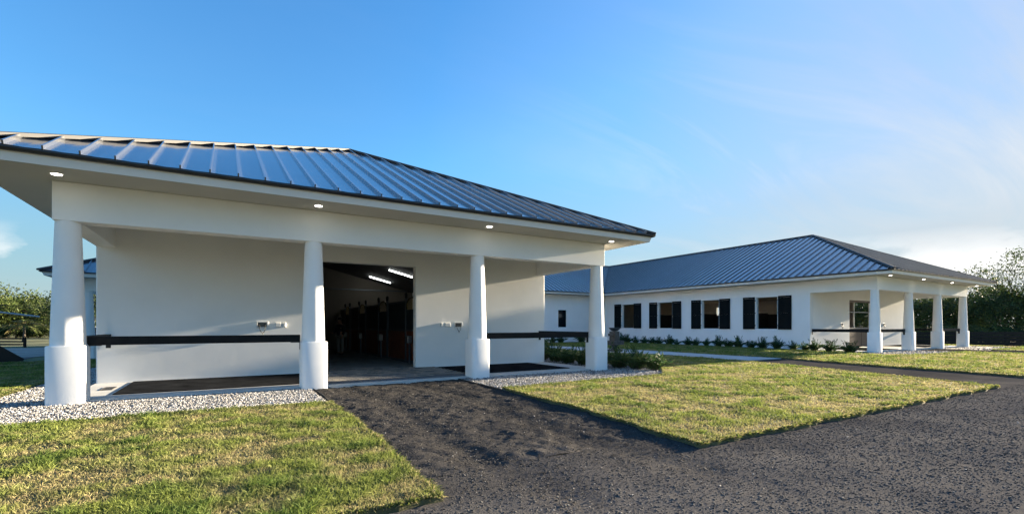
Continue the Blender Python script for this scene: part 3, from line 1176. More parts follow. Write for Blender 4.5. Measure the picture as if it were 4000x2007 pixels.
for z0, z1 in ((1.36, 2.0), (2.06, 2.72)):
    MB().box(24.91, 25.69, 33.60, 33.62, z0, z1).build('pane', MT['glass'], wn)
MB().lathe([(0.06, 6.6), (0.06, 7.35), (0.09, 7.35), (0.09, 7.42)], 10, (29.7, 37.8)).build('vent_pipe', MT['drip'], wingC)

# ------------------------------------------------------------------ hitching rails between the columns
RAILS = 'black hitching rails between porch columns'


def rail(label, p, q, ends):
    """p,q plan points; a square timber with steel angle brackets at its ends"""
    p, q = Vector(p), Vector(q)
    t = thing('hitching_rail', label, 'rail', ((p.x + q.x) / 2, (p.y + q.y) / 2, 1.145), math.atan2(q.y - p.y, q.x - p.x), RAILS)
    ln = (q - p).length
    MB().box(-ln / 2, ln / 2, -.055, .055, -.085, .085).build('timber', MT['black'], t, bevel=.006)
    for s in (-1, 1):
        if (s == -1 and 'a' in ends) or (s == 1 and 'b' in ends):
            b = MB()
            x = s * ln / 2
            b.box(min(x, x - s * .008), max(x, x - s * .008), -.05, .05, -.26, -.0865)
            b.box(min(x, x - s * .20), max(x, x - s * .20), -.05, .05, -.098, -.0865)
            b.build('bracket', MT['steel'], t)
    return t


for du, nm in ((0.0, 'nearest porch'), (DU, 'far right porch')):
    c = [x + du for x in COLS]
    hw = 0.262
    rail('black timber rail across the left front bay of the %s' % nm, (c[0] + hw, 12.20), (c[1] - hw - .02, 12.20), 'ab')
    rail('black timber rail across the right front bay of the %s' % nm, (c[2] + hw, 12.20), (c[3] - hw - .02, 12.20), 'ab')
    rail('black timber rail running from left corner column back to wall of the %s' % nm, (c[0] + .05, 12.08 + hw), (c[0] + .05, 15.345), 'ab')
    rail('black timber rail running from right corner column back to wall of the %s' % nm, (c[3] - .05, 12.08 + hw), (c[3] - .05, 15.345), 'ab')

# ------------------------------------------------------------------ porch floor things
for du, nm in ((0.0, 'nearest porch'), (DU, 'far right porch')):
    for (a, b, side) in ((-2.02, 1.93, 'left'), (5.92, 9.85, 'right')):
        m_ = MB().box(a + du, b + du, 12.64, 15.24, 0.0125, 0.034).build('rubber_mat', MT['mat'], bevel=.004)
        tag(m_, 'black rubber mat on the %s bay of the %s floor' % (side, nm), 'mat', 'rubber mats on the porch floors')
g = thing('drain_grate', 'small rusty floor drain grate beside the left column', 'drain', (-2.30, 13.95, 0.0125))
MB().box(-.11, .11, -.30, -.28, 0, .012).box(-.11, .11, .28, .30, 0, .012).box(-.11, -.09, -.28, .28, 0, .012).box(.09, .11, -.28, .28, 0, .012).build('rim', MT['grate'], g)
for k in range(9):
    MB().box(-.09, .09, -.262 + k * .06, -.232 + k * .06, 0, .008).build('bar', MT['grate'], g)


# ------------------------------------------------------------------ wall boxes
def wash_box(label, u, z, w=0.26, h=0.155, flip=1, v=15.35):
    t = thing('wash_box', label, 'tap box', (u, v, z), 0, 'wash-down tap boxes on the porch walls')
    f = MB().box(-w / 2 - .02, -w / 2 + .012, -.028, 0, -h / 2 - .02, h / 2 + .02).box(w / 2 - .012, w / 2 + .02, -.028, 0, -h / 2 - .02, h / 2 + .02)
    f.box(-w / 2 + .012, w / 2 - .012, -.028, 0, h / 2 - .012, h / 2 + .02).box(-w / 2 + .012, w / 2 - .012, -.028, 0, -h / 2 - .02, -h / 2 + .012)
    f.build('frame', MT['plastic'], t, bevel=.004)
    MB().box(-w / 2 + .012, w / 2 - .012, -.006, -.001, -h / 2 + .012, h / 2 - .012).build('back_plate', MT['grate'], t)
    for s in (-1, 1):
        tp = MB()
        tp.tube([(s * .075, -.006, -.02), (s * .075, -.05, -.025), (s * .072, -.065, -.06)], .012, 8)
        tp.box(s * .075 - .03, s * .075 + .03, -.045, -.030, .006, .018)
        tp.build('tap', MT['steel'], t)
    a, b = (-.06 * flip), (.07 * flip)
    lo = -h / 2 - .17
    MB().tube([(-.072, -.066, -.07), (-.06, -.07, -.14), (-.02 + .03 * (1 - flip), -.06, lo + .03), (.02, -.05, lo)], .0085, 6).build('hose', MT['hose'], t, smooth=True)
    MB().tube([(.072, -.066, -.07), (.075, -.07, -.14), (.055, -.06, lo + .06), (.02, -.05, lo + .02)], .0085, 6).build('hose', MT['hose'], t, smooth=True)
    MB().tube([(.02, -.05, lo + .012), (.012, -.05, lo - .03)], .014, 8).build('nozzle', MT['stainless'], t)


def cover(label, u, z, w, h=0.135, v=15.35):
    t = thing('outlet_cover', label, 'outlet', (u, v, z), 0, 'weatherproof outlet covers on the porch walls')
    MB().box(-w / 2, w / 2, -.045, 0, -h / 2, h / 2).build('cover', MT['plastic'], t, bevel=.01, seg=3)
    MB().box(-w / 2 + .015, w / 2 - .015, -.052, -.0455, -h / 2 + .02, h / 2 - .02).build('lid', MT['plastic'], t, bevel=.003)


wash_box('recessed tap box with two black hoses left of the barn doorway', 0.87, 1.465)
wash_box('recessed tap box with hanging hose right of the barn doorway', 7.0, 1.465, flip=.4)
cover('wide white outlet cover beside the left tap box', 1.28, 1.46, 0.145)
cover('narrow white outlet cover nearest the barn doorway on the left wall', 1.445, 1.46, 0.075)
cover('narrow white outlet cover just right of the barn doorway', 6.37, 1.47, 0.075)
cover('wide white outlet cover between narrow cover and right tap box', 6.60, 1.47, 0.21)
wash_box('tap box with hoses left of the far right porch doorway', 34.1, 1.50)
wash_box('tap box right of the far right porch doorway', 40.1, 1.50)

# ------------------------------------------------------------------ barn interior: stalls, tubes, person
for i, v in enumerate((24.5, 28.45)):
    t = thing('tube_light', ('nearer' if i == 0 else 'farther') + ' lit fluorescent tube on the dark sloping barn ceiling', 'lamp', (7.88, v, 4.17), 0, 'lit tubes on the barn ceiling')
    a, b = Vector((-.62, 0, .155)), Vector((.62, 0, -.155))
    MB().beam(a + Vector((0, 0, .045)), b + Vector((0, 0, .045)), .12, .04).build('housing', MT['drip'], t)
    MB().tube([a, b], .032, 10).build('tube', MT['tube'], t, smooth=True)


def stall(vn, vf, label, door):
    """stall front along the aisle at u=5.95; door=(v0,v1)"""
    U = 5.95
    t = thing('stall_front', label, 'stall', (U, (vn + vf) / 2, 0), 0, 'stall fronts along the barn aisle')
    o = (vn + vf) / 2
    lo, hi = vn - o, vf - o
    d0, d1 = door[0] - o, door[1] - o

    def post(y):
        p = MB().box(-.04, .04, y - .04, y + .04, 0.03, 2.5).build('post', MT['frame'], t)
        MB().lathe([(0.035, 2.5), (0.06, 2.53), (0.045, 2.57), (0.065, 2.62), (0.05, 2.68), (0.012, 2.72)], 10, (0, y)).build('finial', MT['steel'], p, smooth=True)
    for y in (d0, d1):
        post(y)
    MB().box(-.04, .04, lo - .04, lo + .04, 0.03, 2.4).build('post', MT['frame'], t)
    for a, b in ((lo + .042, d0 - .042), (d1 + .042, hi - .042)):
        if b - a < .2:
            continue
        MB().box(-.03, .03, a, b, 1.22, 1.29).build('rail', MT['frame'], t)
        MB().box(-.03, .03, a, b, 2.33, 2.40).build('rail', MT['frame'], t)
        MB().box(-.03, .03, a, b, 0.03, 0.12).build('rail', MT['frame'], t)
        n = max(1, int((b - a) / .145))
        for k in range(n):
            w = (b - a) / n
            MB().box(-.02, .02, a + k * w + .003, a + (k + 1) * w - .003, .122, 1.218).build('plank', MT['wood'], t)
        MB().box(-.012, .012, a, b, 1.292, 2.328).build('grille_panel', MT['mesh_panel'], t)
    dd = MB().box(-.03, .03, d0 + .045, d1 - .045, 0.05, .13).box(-.03, .03, d0 + .045, d1 - .045, 1.22, 1.29).box(-.03, .03, d0 + .045, d0 + .1, .13, 1.22).box(-.03, .03, d1 - .1, d1 - .045, .13, 1.22)
    door_o = dd.build('stall_door', MT['frame'], t)
    MB().box(-.02, .02, d0 + .1, d1 - .1, .13, 1.22).build('door_panel', MT['wood'], door_o)
    MB().box(-.014, .014, d0 + .045, d1 - .045, 1.292, 2.05).build('grille_panel', MT['mesh_panel'], door_o)
    # arched top with bars
    cy, rr = (d0 + d1) / 2, (d1 - d0) / 2 - .06
    arc = [(0, cy + rr * math.cos(R(a)), 2.08 + .42 * math.sin(R(a))) for a in range(0, 181, 15)]
    MB().tube(arc, .03, 6).build('arch', MT['brass'], door_o, smooth=True)
    for k in range(1, 9):
        y = cy - rr + 2 * rr * k / 9
        MB().tube([(0, y, 2.05), (0, y, 2.08 + .42 * math.sqrt(max(0, 1 - ((y - cy) / rr) ** 2)))], .011, 5).build('bar', MT['brass'], door_o)
    # steel feeder hung on the front
    MB().box(-.22, -.045, cy - .17, cy + .17, .78, 1.06).build('feeder', MT['stainless'], t, bevel=.02)
    MB().box(-.12, -.06, cy - .03, cy + .03, .03, .778).build('feeder_stand', MT['frame'], t)


stall(16.5, 20.2, 'nearest stall front with arched grille, half hidden by the door jamb', (16.55, 17.86))
stall(20.2, 24.0, 'second stall front from the barn doorway with steel feeder', (20.35, 21.70))
stall(24.0, 27.3, 'third stall front from the barn doorway', (24.05, 25.45))
stall(27.3, 30.2, 'last stall front at the dark end of the barn aisle', (27.6, 28.8))


def skin_mesh(name, m, parent, nodes, edges, root=0, sub=2):
    me = bpy.data.meshes.new(name)
    me.from_pydata([n[:3] for n in nodes], edges, [])
    me.materials.append(m)
    o = bpy.data.objects.new(name, me)
    link(o, parent)
    md = o.modifiers.new('skin', 'SKIN')
    md.use_smooth_shade = True
    lay = me.skin_vertices[0].data if me.skin_vertices else None
    if lay is None:
        bm = bmesh.new(); bm.from_mesh(me)
        bm.verts.layers.skin.verify()
        bm.to_mesh(me); bm.free()
        lay = me.skin_vertices[0].data
    for i, n in enumerate(nodes):
        r = n[3]
        lay[i].radius = (r, r) if not isinstance(r, tuple) else r
        lay[i].use_root = (i == root)
    s = o.modifiers.new('sub', 'SUBSURF')
    s.levels = 1
    s.render_levels = sub
    return o


def person():
    t = thing('person', 'person in dark jacket, pale trousers and black cap gesturing inside the barn', 'person', (4.75, 24.2, 0.03), R(28))
    # faces -x; y left/right
    nodes = [(0, 0, .95, .135), (0, .10, .90, .10), (-.02, .12, .50, .068), (.02, .12, .09, .045), (-.16, .13, .035, .04),
             (0, -.10, .90, .10), (.03, -.12, .50, .068), (.06, -.12, .09, .045), (-.12, -.13, .035, .04),
             (0, 0, 1.15, .13), (0, 0, 1.38, .14), (0, 0, 1.50, .06), (-.015, 0, 1.60, .078), (-.02, 0, 1.70, .082),
             (0, .20, 1.42, .06), (-.02, .27, 1.16, .047), (-.22, .30, 1.04, .036), (-.30, .31, 1.06, .03),
             (0, -.20, 1.42, .06), (.02, -.27, 1.15, .047), (-.08, -.26, .92, .036), (-.11, -.26, .85, .03)]
    edges = [(0, 1), (1, 2), (2, 3), (3, 4), (0, 5), (5, 6), (6, 7), (7, 8), (0, 9), (9, 10), (10, 11), (11, 12), (12, 13),
             (10, 14), (14, 15), (15, 16), (16, 17), (10, 18), (18, 19), (19, 20), (20, 21)]
    # fingers: four and a thumb on either hand
    for h, dirv in ((17, Vector((-.9, .05, .35))), (21, Vector((-.25, 0, -.95)))):
        base = Vector(nodes[h][:3])
        dirv.normalize()
        side = Vector((0, 1, 0))
        for k, ln in enumerate((.062, .075, .08, .07)):
            p1 = base + side * (k - 1.5) * .019 + dirv * .045
            p2 = p1 + dirv * ln * .6
            i0 = len(nodes)
            nodes.append((*p1, .010)); nodes.append((*p2, .008))
            edges += [(h, i0), (i0, i0 + 1)]
        sg = 1 if h == 21 else -1
        i0 = len(nodes)
        p1 = base + side * sg * .038 + dirv * .02
        nodes.append((*p1, .011)); nodes.append((*(p1 + side * sg * .02 + dirv * .035), .009))
        edges += [(h, i0), (i0, i0 + 1)]
    b = skin_mesh('body', MT['skin'], t, nodes, edges)
    jk = [(0, 0, .88, (.19, .15)), (0, 0, 1.05, (.185, .15)), (0, 0, 1.25, (.20, .155)), (0, 0, 1.40, (.19, .14)), (0, 0, 1.47, .10),
          (0, .21, 1.42, .085), (-.02, .28, 1.16, .068), (-.20, .30, 1.05, .055), (0, -.21, 1.42, .085), (.02, -.28, 1.15, .068), (-.07, -.265, .95, .055)]
    skin_mesh('jacket', MT['jacket'], t, jk, [(0, 1), (1, 2), (2, 3), (3, 4), (3, 5), (5, 6), (6, 7), (3, 8), (8, 9), (9, 10)])
    tr = [(0, 0, .93, .15), (0, .10, .86, .115), (-.02, .12, .50, .088), (.02, .12, .10, .075), (0, -.10, .86, .115), (.03, -.12, .50, .088), (.06, -.12, .10, .075)]
    skin_mesh('trousers', MT['trousers'], t, tr, [(0, 1), (1, 2), (2, 3), (0, 4), (4, 5), (5, 6)])
    c = MB().lathe([(0.098, 1.70), (0.104, 1.73), (0.098, 1.78), (0.07, 1.815), (0.0, 1.828)], 16, (-.015, 0), cap=False)
    c.poly([(-.08, -.09, 1.712), (-.20, -.06, 1.702), (-.225, 0, 1.70), (-.20, .06, 1.702), (-.08, .09, 1.712)])
    c.poly([(-.08, .09, 1.720), (-.20, .06, 1.710), (-.225, 0, 1.708), (-.20, -.06, 1.710), (-.08, -.09, 1.720)])
    c.build('cap', MT['cap'], t, fix=False)
    f = MB()
    f.tube([(-.092, 0, 1.66), (-.118, 0, 1.635), (-.10, 0, 1.62)], [.008, .014, .008], 6)
    f.build('nose', MT['skin'], t, smooth=True)
    e = MB()
    for s in (-1, 1):
        e.lathe([(0.0, 1.652), (.011, 1.658), (.013, 1.664), (.011, 1.670), (0, 1.676)], 8, (-.088, s * .03), cap=False)
    e.build('eyes', MT['cap'], t)
    MB().box(-.098, -.085, -.022, .022, 1.588, 1.594).build('mouth', MT['wood'], t)
    for s in (-1, 1):
        MB().lathe([(0.0, 1.63), (.014, 1.645), (.016, 1.665), (.0, 1.69)], 8, (-.01, s * .082), cap=False).build('ear', MT['skin'], t)
        MB().box(-.20 + (.03 if s < 0 else 0), .07, s * .125 - .05, s * .125 + .05, 0.0, .075).build('shoe', MT['cap'], t, bevel=.025, seg=3)


person()

# ------------------------------------------------------------------ courtyard things
f = thing('fountain', 'dark stone fountain with bowl on a pillar in the courtyard path', 'fountain', (18.85, 20.1, -0.012), R(8))
MB().box(-.33, .33, -.33, .33, 0, .11).build('base', MT['bronze'], f, bevel=.02)
b = MB()
rs = rounded_square(1.0, .04, 2)
for sc, z in ((.36, .11), (.30, .2), (.36, .27), (.60, .36)):
    pass
b.lathe([(.24, .11), (.17, .20), (.18, .27), (.30, .35), (.30, .37)], 4, (0, 0))
b.build('stem', MT['bronze'], f)
MB().box(-.44, .44, -.34, .34, .37, .40).box(-.44, .44, -.34, -.29, .40, .60).box(-.44, .44, .29, .34, .40, .60).box(-.44, -.39, -.29, .29, .40, .60).box(.39, .44, -.29, .29, .40, .60).build('trough', MT['bronze'], f, bevel=.01)
MB().box(-.20, .22, -.20, .20, .40, 1.12).build('pillar', MT['bronze'], f, bevel=.015)
MB().box(-.42, -.2005, -.11, .11, .86, 1.0).build('spout', MT['bronze'], f, bevel=.012)
MB().lathe([(.08, 1.12), (.16, 1.14), (.27, 1.22), (.33, 1.31), (.345, 1.33), (.30, 1.32), (.2, 1.24), (.05, 1.2)], 24, (.02, 0)).build('bowl', MT['bronze'], f, smooth=True)
pl = thing('path_light', 'thin dark path light on a stake before the rear range', 'lamp', (22.6, 31.8, -.02))
MB().tube([(0, 0, 0), (0, 0, .62)], .014, 6).build('stake', MT['steel'], pl)
MB().lathe([(0.09, .62), (0.075, .66), (0.01, .70)], 12).build('hood', MT['steel'], pl)

# ------------------------------------------------------------------ shrubs
nr = np.random.default_rng(5)


def blades_mesh(name, base, tip, width, bend, tint, m, parent=None):
    """many tapering blades: base (n,3), tip (n,3), width (n,), bend (n,3) midpoint offset, tint (n,3)"""
    n = len(base)
    d = tip - base
    side = np.cross(d, nr.normal(size=(n, 3)))
    side /= np.linalg.norm(side, axis=1, keepdims=True) + 1e-9
    mid = base + d * 0.5 + bend
    w = width[:, None]
    V = np.stack([base - side * w * .5, base + side * w * .5, mid + side * w * .42, mid - side * w * .42, tip], 1).reshape(-1, 3)
    i = np.arange(n)[:, None] * 5
    Q = i + np.array([[0, 1, 2, 3]])
    T = i + np.array([[3, 2, 4]])
    return np_mesh(name, V, [Q, T], m, parent, tint=np.repeat(tint, 5, 0))


def shrub_mesh(seed, h=0.54, spread=0.52):
    r = np.random.default_rng(seed)
    B, T, Wd, Bd, Tn = [], [], [], [], []
    stems = []
    ns = 58
    for k in range(ns):
        a = r.uniform(0, 2 * math.pi)
        up = r.random() < .22
        ln = r.uniform(.75, 1.25) * h * (1.15 if up else 1.0)
        ou = (r.uniform(.1, .45) if up else r.uniform(.55, 1.1)) * spread
        b0 = np.array([r.normal(0, .09), r.normal(0, .09), 0])
        dirv = np.array([math.cos(a), math.sin(a), 0])
        pts = []
        for s in np.linspace(0, 1, 12):
            pts.append(b0 + dirv * ou * s ** 1.2 + np.array([0, 0, ln * (s - (.10 if up else .42) * s * s)]))
        stems.append(pts)
        g = r.uniform(.6, 1.25)
        col = np.array([.040, .085, .026]) * g if r.random() < .85 else np.array([.075, .11, .028]) * g
        for j in range(1, 12):
            p = pts[j]
            tan = pts[j] - pts[j - 1]
            tan = tan / np.linalg.norm(tan)
            for s in (-1, 1):
                sd = np.cross(tan, [0, 0, 1])
                sd /= np.linalg.norm(sd) + 1e-6
                ll = r.uniform(.07, .15)
                t = p + (tan * .75 + sd * s * .75 + np.array([0, 0, r.uniform(-.1, .35)])) * ll
                B.append(p); T.append(t); Wd.append(r.uniform(.016, .030)); Bd.append([0, 0, .012]); Tn.append(col * r.uniform(.8, 1.2))
    o = blades_mesh('leaves', np.array(B), np.array(T), np.array(Wd), np.array(Bd), np.array(Tn), MT['leaf'])
    mb = MB()
    for p in stems:
        mb.tube([p[0], p[4], p[8]], [.006, .005, .003], 3)
    st = mb.build('stems', MT['bark'], fix=False)
    me = (o.data, st.data)
    bpy.data.objects.remove(o); bpy.data.objects.remove(st)
    return me


SHR = [shrub_mesh(s) for s in (1, 2, 3, 4)]
ORD = ['first', 'second', 'third', 'fourth', 'fifth', 'sixth', 'seventh', 'eighth', 'ninth', 'tenth', 'eleventh', 'twelfth', 'thirteenth',
       'fourteenth', 'fifteenth', 'sixteenth', 'seventeenth', 'eighteenth', 'nineteenth', 'twentieth', 'twenty-first', 'twenty-second']


def shrub(label, u, v, sc, group, z=-.03):
    k = rnd.randrange(4)
    t = thing('shrub', label, 'shrub', (u, v, z), rnd.uniform(0, 6.28), group)
    t.scale = (sc * rnd.uniform(.9, 1.15), sc * rnd.uniform(.9, 1.15), sc * rnd.uniform(.85, 1.2))
    link(bpy.data.objects.new('leaves', SHR[k][0]), t)
    link(bpy.data.objects.new('stems', SHR[k][1]), t)


vv = [12.35 + i * .83 + rnd.uniform(-.14, .14) for i in range(22)]
for i, v in enumerate(vv):
    shrub('%s spiky dark green shrub along the window wall counting from the porch' % ORD[i], 28.75 + rnd.uniform(-.15, .2) - (.5 if i < 3 else 0), v, rnd.uniform(.72, 1.06), 'spiky shrubs along the window wall')
for i, u in enumerate((12.9, 15.1, 16.0, 17.8, 19.2, 20.6, 21.6)):
    pass
for i, u in enumerate((20.6, 21.4, 22.3, 23.2, 24.1, 26.3, 27.4)):
    shrub('%s spiky shrub from the left in front of the rear range' % ORD[i], u, 32.0 + rnd.uniform(-.2, .2), rnd.uniform(.8, 1.1), 'spiky shrubs before the rear range')
for i, (u, v) in enumerate(((12.05, 10.95), (11.75, 11.5), (11.6, 12.15), (11.45, 12.9), (11.3, 13.7), (11.3, 14.6), (11.4, 15.5), (11.45, 16.5))):
    shrub('%s spiky green shrub from the front in the bed beside the right corner column' % ORD[i], u, v, rnd.uniform(.98, 1.22), 'spiky shrubs beside the right corner column')


# ------------------------------------------------------------------ grass, stones, chips
def sample(poly, dens, seed, near=5.0, pw=1.3, dmin=0.06, maxd=80):
    """random points in a polygon, thinning with distance from the viewer's side of the place"""
    r = np.random.default_rng(seed)
    P = np.array(poly)
    x0, y0 = P.min(0)
    x1, y1 = P.max(0)
    x0 = max(x0, -16); x1 = min(x1, 47)
    n = int((x1 - x0) * (y1 - y0) * dens)
    out = []
    for c in range(0, n, 400000):
        k = min(400000, n - c)
        x = r.uniform(x0, x1, k)
        y = r.uniform(y0, y1, k)
        d = np.hypot(x, y)
        keep = r.random(k) < np.clip((near / np.maximum(d, 1e-3)) ** pw, dmin, 1)
        # only what the photograph's field can show, with a margin to step aside
        ang = np.degrees(np.arctan2(x, y)) - 31
        keep &= (np.abs(ang) < 60) & (d > 2.2)
        x, y = x[keep], y[keep]
        i = in_poly(x, y, poly)
        out.append(np.stack([x[i], y[i]], 1))
    return np.concatenate(out)


def grass(name, poly, dens, seed, label, near=5.0, pw=1.3, dmin=.06, h=.05, tan=.5):
    pts = sample(poly, dens, seed, near, pw, dmin)
    n = len(pts)
    r = np.random.default_rng(seed + 1)
    x, y = pts[:, 0], pts[:, 1]
    d = np.hypot(x, y)
    a = fbm(x * .8 + 3, y * .8, seed, 4)
    b = fbm(x * 3.1, y * 3.1, seed + 20, 3)
    dry = np.clip((a - .5) * 1.5 + (b - .5) * 3.0 + tan, 0, 1)
    cl = fbm(x * 6.5, y * 6.5, seed + 60, 2)
    lush = np.clip((fbm(x * 2.3 + 9, y * 2.3, seed + 40, 3) - .5) * 4 + .25 + np.clip((y - 9.0) * 1.2, 0, .6) * (y < 9.8), 0, 1)
    dry = dry * (1 - .75 * np.clip((y - 9.0) * 2, 0, 1) * (y < 9.8))
    hh = h * r.uniform(.55, 1.25, n) * (.62 + .76 * cl) * (1 - .35 * dry + .45 * lush * (1 - dry))
    wide = np.clip(d / 5.0, 1.0, 5.0)
    base = np.stack([x, y, np.full(n, -.004)], 1)
    lean = r.normal(0, .55, (n, 2)) * hh[:, None]
    tip = base + np.concatenate([lean, hh[:, None]], 1)
    bend = np.concatenate([-lean * .22, (hh * .10)[:, None]], 1)
    w = r.uniform(.0045, .008, n) * wide
    green = np.array([.20, .24, .055])
    deep = np.array([.075, .135, .025])
    straw = np.array([.40, .345, .17])
    brown = np.array([.27, .19, .11])
    t1 = (dry * r.uniform(.5, 1.25, n)).clip(0, 1)[:, None]
    gl = (lush * r.uniform(.3, 1.1, n)).clip(0, 1)[:, None]
    dead = np.where(r.random(n)[:, None] < .15, brown, straw) * .92
    c = (green * (1 - gl) + deep * gl) * (1 - t1) + dead * t1
    c = c * r.uniform(.7, 1.2, n)[:, None] * (.80 + .36 * cl)[:, None]
    # a fringe of longer blades hangs over the cut edge of the turf
    eb, et, ew, ebd, ec = [], [], [], [], []
    P = np.array(poly)
    for i in range(len(P)):
        q0, q1 = P[i], P[(i + 1) % len(P)]
        m0 = (q0 + q1) / 2
        dd = np.hypot(*m0)
        if dd > 26 or dd < 2 or abs(math.degrees(math.atan2(m0[0], m0[1])) - 31) > 58:
            continue
        ln = np.hypot(*(q1 - q0))
        if ln > 1.0:
            continue
        k = int(ln * 520 * min(1, 7 / dd)) + 1
        tt = r.random(k)[:, None]
        dv = (q1 - q0) / ln
        outw = np.array([dv[1], -dv[0]])
        if in_poly(np.array([m0[0] + outw[0] * .03]), np.array([m0[1] + outw[1] * .03]), poly)[0]:
            outw = -outw
        bp = q0 + (q1 - q0) * tt - outw * r.uniform(0, .05, (k, 1))
        hh2 = r.uniform(.02, .055, k)
        oo = outw * r.uniform(-.01, .055, (k, 1)) + r.normal(0, .018, (k, 2))
        eb.append(np.concatenate([bp, np.full((k, 1), -.01)], 1))
        et.append(np.concatenate([bp + oo, (hh2 - .045 * r.random(k))[:, None]], 1))
        ebd.append(np.concatenate([np.zeros((k, 2)), (hh2 * .45)[:, None]], 1))
        ew.append(r.uniform(.005, .009, k) * max(1, min(3, dd / 5)))
        g_ = np.where(r.random((k, 1)) < .35, straw, green * .8)
        ec.append(g_ * r.uniform(.6, 1.15, (k, 1)))
    if eb:
        base, tip = np.concatenate([base] + eb), np.concatenate([tip] + et)
        w, bend, c = np.concatenate([w] + ew), np.concatenate([bend] + ebd), np.concatenate([c] + ec)
    o = blades_mesh(name, base, tip, w, bend, c, MT['grass'])
    tag(o, label, 'grass', kind='stuff')
    return n


NB = 0
NB += grass('grass', LAWN_SHEETS['front_left'], 5200, 101, 'patchy green and straw lawn left of the dark path', near=4.6, pw=1.5, dmin=.03, h=.050, tan=.40)
NB += grass('grass', LAWN_SHEETS['front_mid'], 5200, 202, 'patchy sunlit lawn between the dark path and courtyard', near=4.4, pw=1.5, dmin=.03, h=.048, tan=.52)
NB += grass('grass', LAWN_SHEETS['courtyard'], 900, 303, 'shaded strip of lawn in front of the window wall', near=12, pw=1.3, dmin=.3, h=.06, tan=.15)
NB += grass('grass', LAWN_SHEETS['porch_side'], 1400, 404, 'sunlit lawn before the far right porch', near=9, pw=1.5, dmin=.12, h=.06, tan=.42)
NB += grass('grass', LAWN_SHEETS['far_right'], 700, 505, 'small lawn past the far right porch path', near=14, pw=1.3, dmin=.2, h=.06, tan=.2)


def ico():
    bm = bmesh.new()
    bmesh.ops.create_icosphere(bm, subdivisions=1, radius=1.0)
    bm.verts.ensure_lookup_table()
    V = np.array([v.co[:] for v in bm.verts])
    F = np.array([[v.index for v in f.verts] for f in bm.faces])
    bm.free()
    return V, F


ICO_V, ICO_F = ico()
OCT_V = np.array([(1, 0, 0), (-1, 0, 0), (0, 1, 0), (0, -1, 0), (0, 0, 1), (0, 0, -1)], float)
OCT_F = np.array([(0, 2, 4), (2, 1, 4), (1, 3, 4), (3, 0, 4), (2, 0, 5), (1, 2, 5), (3, 1, 5), (0, 3, 5)])


def scatter(name, pts, z, size, tint, m, label, shape='ico', flat=.55, smooth=True, cat='gravel', seed=0):
    r = np.random.default_rng(seed)
    n = len(pts)
    BV, BF = (ICO_V, ICO_F) if shape == 'ico' else (OCT_V, OCT_F)
    k = len(BV)
    sc = np.stack([size * r.uniform(.7, 1.35, n), size * r.uniform(.6, 1.1, n), size * r.uniform(.6, 1.2, n) * flat], 1)
    V = BV[None] * sc[:, None, :] * r.uniform(.78, 1.2, (n, k, 1))
    ax, az = r.normal(0, .35, n), r.uniform(0, 2 * np.pi, n)
    ca, sa = np.cos(ax)[:, None], np.sin(ax)[:, None]
    y_, z_ = V[..., 1] * ca - V[..., 2] * sa, V[..., 1] * sa + V[..., 2] * ca
    cz, sz = np.cos(az)[:, None], np.sin(az)[:, None]
    X, Y = V[..., 0] * cz - y_ * sz, V[..., 0] * sz + y_ * cz
    V = np.stack([X + pts[:, 0:1], Y + pts[:, 1:2], z_ + z[:, None]], -1).reshape(-1, 3)
    F = (BF[None] + (np.arange(n) * k)[:, None, None]).reshape(-1, 3)
    o = np_mesh(name, V, F, m, tint=np.repeat(tint, k, 0), smooth=smooth)
    tag(o, label, cat, kind='stuff')


for i, (b, dens, lab) in enumerate(((BEDS[0], 1500, 'white and grey river stones in the bed left of the dark path'), (BEDS[1], 1050, 'white river stones in the bed round the right corner column'),
                                    (BEDS[2], 330, 'pale stones before the far right porch'), (BEDS[3], 150, 'pale stones past the far right porch path'))):
    p = sample(b, dens, 700 + i, near=9.0, pw=1.4, dmin=.10)
    r = np.random.default_rng(800 + i)
    n = len(p)
    d = np.hypot(p[:, 0], p[:, 1])
    size = r.uniform(.009, .021, n) * np.clip(d / 11, 1, 2.2)
    g = r.uniform(.20, .52, n)
    dark = r.random(n) < .25
    g[dark] *= .45
    warm = r.uniform(-.03, .05, n)
    tint = np.stack([g * (1 + warm), g, g * (1 - warm * 1.3)], 1)
    scatter('river_stones', p, -.030 + r.uniform(0, .022, n), size, tint, MT['stone'], lab, seed=900 + i)

# loose millings on the driveway
dpoly = [(-3, 1.2), (24, 1.2), (24, 3.66), (15.8, 3.68), (5.0, 3.72), (5.3, 6.5), (5.4, 9.4), (5.4, 12), (1.8, 12), (1.75, 6.5), (1.65, 3.7), (-3, 3.7)]
p = sample(dpoly, 2600, 33, near=5.5, pw=1.4, dmin=.05)
r = np.random.default_rng(34)
n = len(p)
d = np.hypot(p[:, 0], p[:, 1])
size = np.minimum(r.gamma(1.8, .0021, n) + .0022, .017) * np.clip(d / 6, 1, 1.4)
g = r.uniform(.045, .15, n)
lt = r.random(n) < .018
g *= np.interp(p[:, 1] + 3.2 * (fbm(p[:, 0] * .8, p[:, 1] * .8, 77, 3) - .5), [2.8, 5.0], [1.0, .6])
g[lt] = r.uniform(.18, .5, lt.sum())
size[lt] *= .8
tint = np.stack([g * 1.02, g, g * .97], 1)
zb = np.where(p[:, 1] < 4.4, -0.043 + 0.018 * (fbm(p[:, 0] * 1.6, p[:, 1] * 1.6, 11, 3) - .5) + .009 * (fbm(p[:, 0] * 7, p[:, 1] * 7, 20, 3) - .5),
              -0.043 + 0.042 * (fbm(p[:, 0] * 1.6, p[:, 1] * 1.6, 12, 3) - .5) + .045 * (fbm(p[:, 0] * 7, p[:, 1] * 7, 21, 3) - .5))
scatter('loose_millings', p, zb + .003, size, tint, MT['chip'], 'loose dark millings lying on the driveway and path', shape='oct', flat=.34, smooth=False, seed=35)

